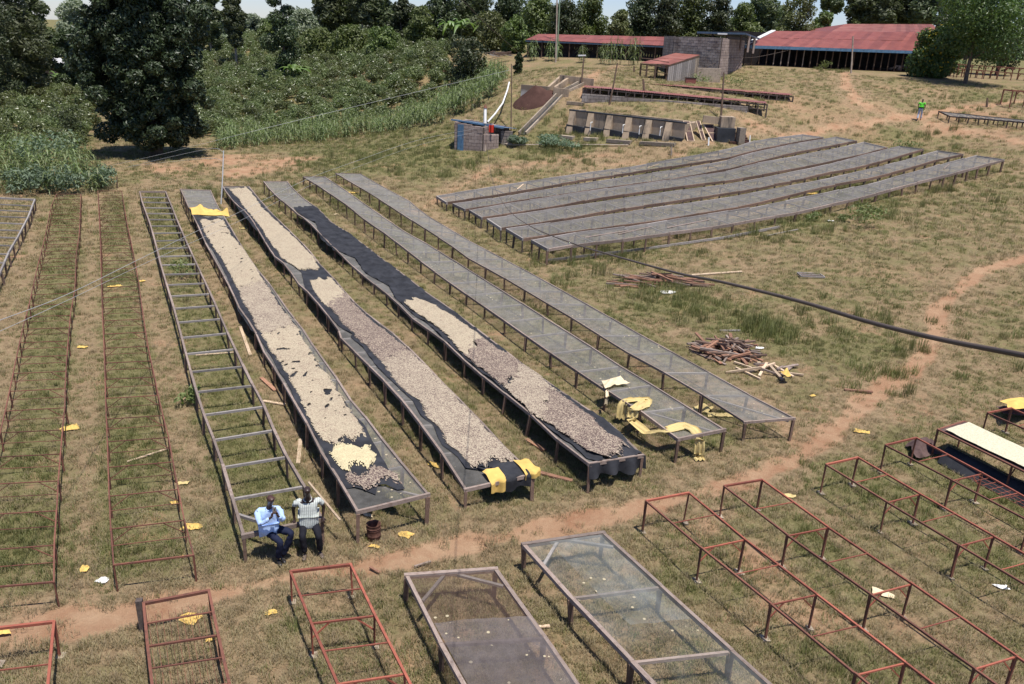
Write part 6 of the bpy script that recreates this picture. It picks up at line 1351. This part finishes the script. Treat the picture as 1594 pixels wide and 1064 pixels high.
scatter('tall_weeds', np.stack([Px[:, 0], Px[:, 1], height(Px[:, 0], Px[:, 1])], 1), rng.uniform(0, 6.28, n), rng.uniform(.4, 1.0, n), rng.choice([0, 1, 1, 1], n), tw, 'taller green weeds and grass tufts scattered over the field', 'weeds')
# distant woodland on the skyline
wl = hidden_collection('woodland_tree', [leafcloud(2600, lobes(grow_lobes(9, 9, .5, 70 + s_, 10), .5), .5, 70 + s_, k_, 'woodland', .3, 1.5) for s_, k_ in enumerate(('lf_mid', 'lf_euc', 'lf_silver', 'lf_dark'))])
r = np.random.default_rng(9); n = 1500; an = r.uniform(-.75, .75, n); dd3 = r.uniform(165, 420, n); X_, Y_ = dd3 * np.sin(an), dd3 * np.cos(an); ok = ~((an > -.50) & (an < -.28) & (dd3 < 175)); X_, Y_ = X_[ok], Y_[ok]; n = len(X_)
scatter('far_woodland', np.stack([X_, Y_, height(X_, Y_)], 1), r.uniform(0, 6.28, n), r.uniform(.35, .6, n), r.integers(0, 4, n), wl, 'far wooded hills along the skyline behind the farm', 'woodland')
# ------------------------------------------------------------------ people
FOLD = bpy.data.textures.new('folds', 'CLOUDS'); FOLD.noise_scale = .075; FOLD.noise_depth = 2
def skin_mesh(name, J, E_, mat, parent, sub=2, root='pelvis'):
    names = list(J); me_ = bpy.data.meshes.new(name); bm_ = bmesh.new(); lay = bm_.verts.layers.skin.verify(); vs_ = []
    for k in names:
        vt = bm_.verts.new(J[k][0]); r_ = J[k][1]; vt[lay].radius = r_ if isinstance(r_, tuple) else (r_, r_); vt[lay].use_root = (k == root); vs_.append(vt)
    for a, b in E_: bm_.edges.new((vs_[names.index(a)], vs_[names.index(b)]))
    bm_.to_mesh(me_); bm_.free(); me_.materials.append(M[mat]); o = ob(name, me_, parent)
    md = o.modifiers.new('skin', 'SKIN'); md.use_smooth_shade = True
    s_ = o.modifiers.new('sub', 'SUBSURF'); s_.levels = sub; s_.render_levels = sub
    if name in ('shirt', 'trousers'):
        d_ = o.modifiers.new('folds', 'DISPLACE'); d_.texture = FOLD; d_.strength = .045 if name == 'shirt' else .035; d_.mid_level = .5; d_.texture_coords = 'LOCAL'
    return o
def hand_joints(J, E_, w, side, dirv, curl, key):
    """palm + five unequal bent fingers; w wrist, dirv = hand direction, curl = direction the fingers bend to"""
    d = np.array(dirv, float); d /= np.linalg.norm(d); c = np.array(curl, float); c = c - d * (c @ d); c /= np.linalg.norm(c); s = np.cross(d, c) * side; w = np.array(w, float)
    J[key + 'palm'] = (tuple(w + d * .05), (.036, .018)); E_.append((key, key + 'palm'))
    for i, (off, l) in enumerate(((-.030, .062), (-.010, .075), (.010, .070), (.030, .052))):
        a = w + d * .085 + s * off; b_ = a + (d * .7 + c * .5) * l * .55; e_ = b_ + (d * .1 + c * 1.0) * l * .5
        for nme, p in (('a', a), ('b', b_), ('c', e_)): J[key + 'f%d' % i + nme] = (tuple(p), .0095)
        E_ += [(key + 'palm', key + 'f%da' % i), (key + 'f%da' % i, key + 'f%db' % i), (key + 'f%db' % i, key + 'f%dc' % i)]
    a = w + d * .03 - s * .035; b_ = a - s * .022 + d * .025 + c * .01; e_ = b_ + d * .022 + c * .025
    J[key + 'ta'] = (tuple(a), .013); J[key + 'tb'] = (tuple(b_), .011); J[key + 'tc'] = (tuple(e_), .009); E_ += [(key + 'palm', key + 'ta'), (key + 'ta', key + 'tb'), (key + 'tb', key + 'tc')]
def person(loc, rotz, label, P, shirt, trousers, shoe, skin, sleeves, scale=1.0, hem=None):
    t = thing('person', loc, label, 'person'); t.rotation_euler = (0, 0, rotz); t.scale = (scale,) * 3
    v = lambda k: np.array(P[k], float); J = {}; E_ = []
    J['pelvis'] = (P['pelvis'], (.12, .09)); J['belly'] = (tuple(v('pelvis') * .5 + v('chest') * .5), (.12, .09)); J['chest'] = (P['chest'], (.13, .09)); J['neckb'] = (tuple(v('neck') * .8 + v('chest') * .2), .055); J['neck'] = (P['neck'], .052)
    hd = v('head'); up = hd - v('neck'); up /= np.linalg.norm(up); fwd_ = np.array(P.get('look', (0, -1, 0)), float); fwd_ /= np.linalg.norm(fwd_)
    J['jaw'] = (tuple(hd - up * .06 + fwd_ * .012), (.068, .074)); J['skull'] = (tuple(hd + up * .01), (.088, .10)); J['crown'] = (tuple(hd + up * .07 - fwd_ * .01), (.082, .09))
    J['nose'] = (tuple(hd + fwd_ * .098 - up * .012), .013); E_ += [('skull', 'nose')]
    E_ += [('pelvis', 'belly'), ('belly', 'chest'), ('chest', 'neckb'), ('neckb', 'neck'), ('neck', 'jaw'), ('jaw', 'skull'), ('skull', 'crown')]
    for s_ in 'LR':
        J['sh' + s_] = (P['sh' + s_], .055); J['el' + s_] = (P['el' + s_], .040); J['wr' + s_] = (P['wr' + s_], (.027, .022)); E_ += [('chest', 'sh' + s_), ('sh' + s_, 'el' + s_), ('el' + s_, 'wr' + s_)]
        hand_joints(J, E_, P['wr' + s_], 1 if s_ == 'L' else -1, P['hd' + s_], P['cu' + s_], 'wr' + s_)
        J['hip' + s_] = (P['hip' + s_], .085); J['kn' + s_] = (P['kn' + s_], .052); J['an' + s_] = (P['an' + s_], .035); E_ += [('pelvis', 'hip' + s_), ('hip' + s_, 'kn' + s_), ('kn' + s_, 'an' + s_)]
    skin_mesh('body', J, E_, skin, t)
    # shirt
    S = {}; SE = []; hemp = v('pelvis') + (v('pelvis') - v('chest')) * (.12 if hem is None else hem)
    S['pelvis'] = (tuple(hemp), (.215, .175)); S['waist'] = (tuple(v('pelvis') * .7 + v('chest') * .3), (.185, .15)); S['chest'] = (P['chest'], (.175, .125)); S['col'] = (tuple(v('chest') * .48 + v('neck') * .52), (.10, .07)); S['hem'] = (tuple(hemp + [0, -.05, .015]), (.20, .165)); SE += [('hem', 'pelvis'), ('pelvis', 'waist'), ('waist', 'chest'), ('chest', 'col')]
    for s_ in 'LR':
        S['sh' + s_] = (P['sh' + s_], .064); e_ = v('sh' + s_) * .38 + v('el' + s_) * .62; S['mid' + s_] = (tuple(e_), (.066, .064)); SE += [('chest', 'sh' + s_), ('sh' + s_, 'mid' + s_)]
        if sleeves == 'long': S['el' + s_] = (P['el' + s_], .055); S['cuff' + s_] = (tuple(v('el' + s_) * .15 + v('wr' + s_) * .85), .038); SE += [('mid' + s_, 'el' + s_), ('el' + s_, 'cuff' + s_)]
    skin_mesh('shirt', S, SE, shirt, t)
    # collar
    nk = v('neck'); tube_local('collar', [nk + np.array([.080 * math.cos(a_), .075 * math.sin(a_), -.105 + .02 * math.sin(a_)]) for a_ in np.linspace(-1.2, 4.34, 16)], .011, shirt, t)
    Tt = {'pelvis': (P['pelvis'], (.13, .10))}; TE = []
    for s_ in 'LR':
        Tt['hip' + s_] = (P['hip' + s_], .09); Tt['th' + s_] = (tuple(v('hip' + s_) * .5 + v('kn' + s_) * .5), .088); Tt['kn' + s_] = (P['kn' + s_], .074); Tt['ca' + s_] = (tuple(v('kn' + s_) * .5 + v('an' + s_) * .5), .070); Tt['an' + s_] = (tuple(v('kn' + s_) * .06 + v('an' + s_) * .94), .064)
        TE += [('pelvis', 'hip' + s_), ('hip' + s_, 'th' + s_), ('th' + s_, 'kn' + s_), ('kn' + s_, 'ca' + s_), ('ca' + s_, 'an' + s_)]
    skin_mesh('trousers', Tt, TE, trousers, t)
    for s_ in 'LR':
        a_ = v('an' + s_); f = np.array(P.get('toe' + s_, (0, -1, 0)), float); f /= np.linalg.norm(f); skin_mesh('shoe', {'pelvis': (tuple(a_ + [0, 0, -.03] - f * .04), (.042, .045)), 'b': (tuple(a_ + [0, 0, -.045] + f * .07), (.045, .035)), 'c': (tuple(a_ + [0, 0, -.055] + f * .17), (.038, .024))}, [('pelvis', 'b'), ('b', 'c')], shoe, t)
    sdv = np.cross(fwd_, up)
    pass
    for q in (-1, 1):
        skin_mesh('ear', {'pelvis': (tuple(hd + sdv * q * .082 - up * .005), (.012, .02)), 'b': (tuple(hd + sdv * q * .09 + up * .02 - fwd_ * .01), (.008, .018))}, [('pelvis', 'b')], skin, t, 1)
        skin_mesh('eye', {'pelvis': (tuple(hd + sdv * q * .032 + fwd_ * .083 + up * .012), .010), 'b': (tuple(hd + sdv * q * .036 + fwd_ * .083 + up * .012), .009)}, [('pelvis', 'b')], 'hair', t, 1)
    skin_mesh('mouth', {'pelvis': (tuple(hd + fwd_ * .092 - up * .055 - sdv * .02), .008), 'b': (tuple(hd + fwd_ * .092 - up * .055 + sdv * .02), .008)}, [('pelvis', 'b')], 'red_soil', t, 1)
    return t
def tube_local(name, pts, r, mat, parent):
    pts = [np.array(p) for p in pts]; J = {('pelvis' if i == 0 else 'p%d' % i): (tuple(p), r) for i, p in enumerate(pts)}; k = list(J); return skin_mesh(name, J, list(zip(k[:-1], k[1:])), mat, parent, 1)
def leafless_cap(hd, up, fwd_):
    V = []; Fq = []; sdv = np.cross(fwd_, up); nu, nv = 14, 6; c = hd + up * .03 - fwd_ * .012
    for j in range(nv):
        ph = math.pi / 2 * (1 - j / (nv - 1)) * .92
        for i in range(nu):
            a_ = i / nu * 2 * math.pi; x, y = math.cos(a_), math.sin(a_); drop = .95 if y < .3 else .7
            V.append(tuple(c + sdv * x * .086 * math.sin(ph * drop) * 1.0 - fwd_ * y * .105 * math.sin(ph * drop) + up * .112 * math.cos(ph * drop)))
    for j in range(nv - 1):
        for i in range(nu): Fq.append((j*nu+i, j*nu+(i+1) % nu, (j+1)*nu+(i+1) % nu, (j+1)*nu+i))
    return mesh_np('hair', V, Fq, 'hair', True)
Lr, Rr = T[3].L[-1], T[3].R[-1]
def railpt(x):
    best = min(np.linspace(-.1, 1.1, 200), key=lambda f: abs(proj(Lr + (Rr - Lr) * f)[0] - x)); return Lr + (Rr - Lr) * best
rA, rB = railpt(420), railpt(481)
def face(p, extra=0): return math.atan2(-p[0], p[1]) + extra      # -Y axis turned to the camera
hr = lambda p: p[2] - hz(p[0], p[1])
sA = hr(rA); sB = hr(rB)
person(gz(rA), face(rA) + .10, 'seated man in a pale blue long sleeved shirt holding up a phone', dict(
    pelvis=(-.02,.00,sA+.12), chest=(-.02,-.04,sA+.45), neck=(.03,-.10,sA+.70), head=(.05,-.16,sA+.85), look=(.08,-1,-.05), shL=(-.22,-.04,sA+.55), elL=(-.20,-.26,sA+.36), wrL=(.02,-.36,sA+.55), shR=(.20,-.06,sA+.55), elR=(.25,-.26,sA+.36), wrR=(.13,-.37,sA+.57),
    hdL=(.2,-.1,1), cuL=(.6,-.2,0), hdR=(-.2,-.1,1), cuR=(-.6,-.2,0), hipL=(-.09,-.04,sA+.08), hipR=(.10,-.04,sA+.08), knL=(.16,-.38,sA-.06), knR=(.40,-.30,sA+.06), anL=(.10,-.26,.09), anR=(.20,-.20,.10), toeL=(.2,-1,0), toeR=(.1,-1,0)), 'pale_blue', 'navy', 'shoe', 'skin', 'long', hem=.06)
pa = bpy.data.objects.new('phone', None); 
def local_to_world(p, loc, rz): c_, s_ = math.cos(rz), math.sin(rz); return np.array([loc[0] + p[0] * c_ - p[1] * s_, loc[1] + p[0] * s_ + p[1] * c_, loc[2] + p[2]])
bpy.data.objects.remove(pa)
gA = gz(rA); fa = face(rA) + .10; pc = [local_to_world(p, gA, fa) for p in ((.045,-.385,sA+.62), (.12,-.385,sA+.62), (.12,-.375,sA+.765), (.045,-.375,sA+.765))]
t = thing('phone', pc[0], 'grey phone held up in both hands of the man in the pale blue shirt', 'phone'); slab('phone_case', *pc, .012, 'phone', t); cc = sum(pc) / 4; slab('camera_lens', *[cc * .8 + p * .2 + [0, -.009, .03] for p in pc], .003, 'shoe', t)
person(gz(rB), face(rB) - .05, 'man in a checked short sleeved shirt, both hands on the frame end rail', dict(
    pelvis=(0,-.04,sB+.12), chest=(0,-.06,sB+.47), neck=(0,-.10,sB+.73), head=(.0,-.15,sB+.88), look=(.05,-1,-.1), shL=(-.23,-.05,sB+.57), elL=(-.31,.03,sB+.34), wrL=(-.29,-.02,sB+.11), shR=(.23,-.05,sB+.57), elR=(.31,.04,sB+.34), wrR=(.28,-.01,sB+.11),
    hdL=(-.1,-.5,-.6), cuL=(0,.2,-1), hdR=(.1,-.5,-.6), cuR=(0,.2,-1), hipL=(-.10,-.06,sB+.07), hipR=(.10,-.06,sB+.07), knL=(-.13,-.38,sB-.06), knR=(.20,-.40,sB-.08), anL=(-.10,-.33,.09), anR=(.21,-.30,.09), toeL=(-.15,-1,0), toeR=(.35,-1,0)), 'striped', 'charcoal', 'shoe_brown', 'skin2', 'short')
gp_ = U(1430, 187)
person(gp_, face(gp_) + 2.9, 'man in a bright lime green shirt walking away on the hillside path', dict(
    pelvis=(0,0,.93), chest=(0,-.02,1.25), neck=(0,-.03,1.48), head=(0,-.05,1.62), look=(0,-1,-.1), shL=(-.20,0,1.40), elL=(-.27,.0,1.14), wrL=(-.24,-.14,.95), shR=(.20,0,1.40), elR=(.27,.02,1.14), wrR=(.24,-.14,.95),
    hdL=(0,-.3,-1), cuL=(1,0,0), hdR=(0,-.3,-1), cuR=(-1,0,0), hipL=(-.09,0,.88), hipR=(.09,0,.88), knL=(-.09,-.12,.50), knR=(.09,.06,.49), anL=(-.08,-.18,.09), anR=(.08,.22,.12)), 'lime', 'jeans', 'shoe', 'skin', 'short', 1.0)
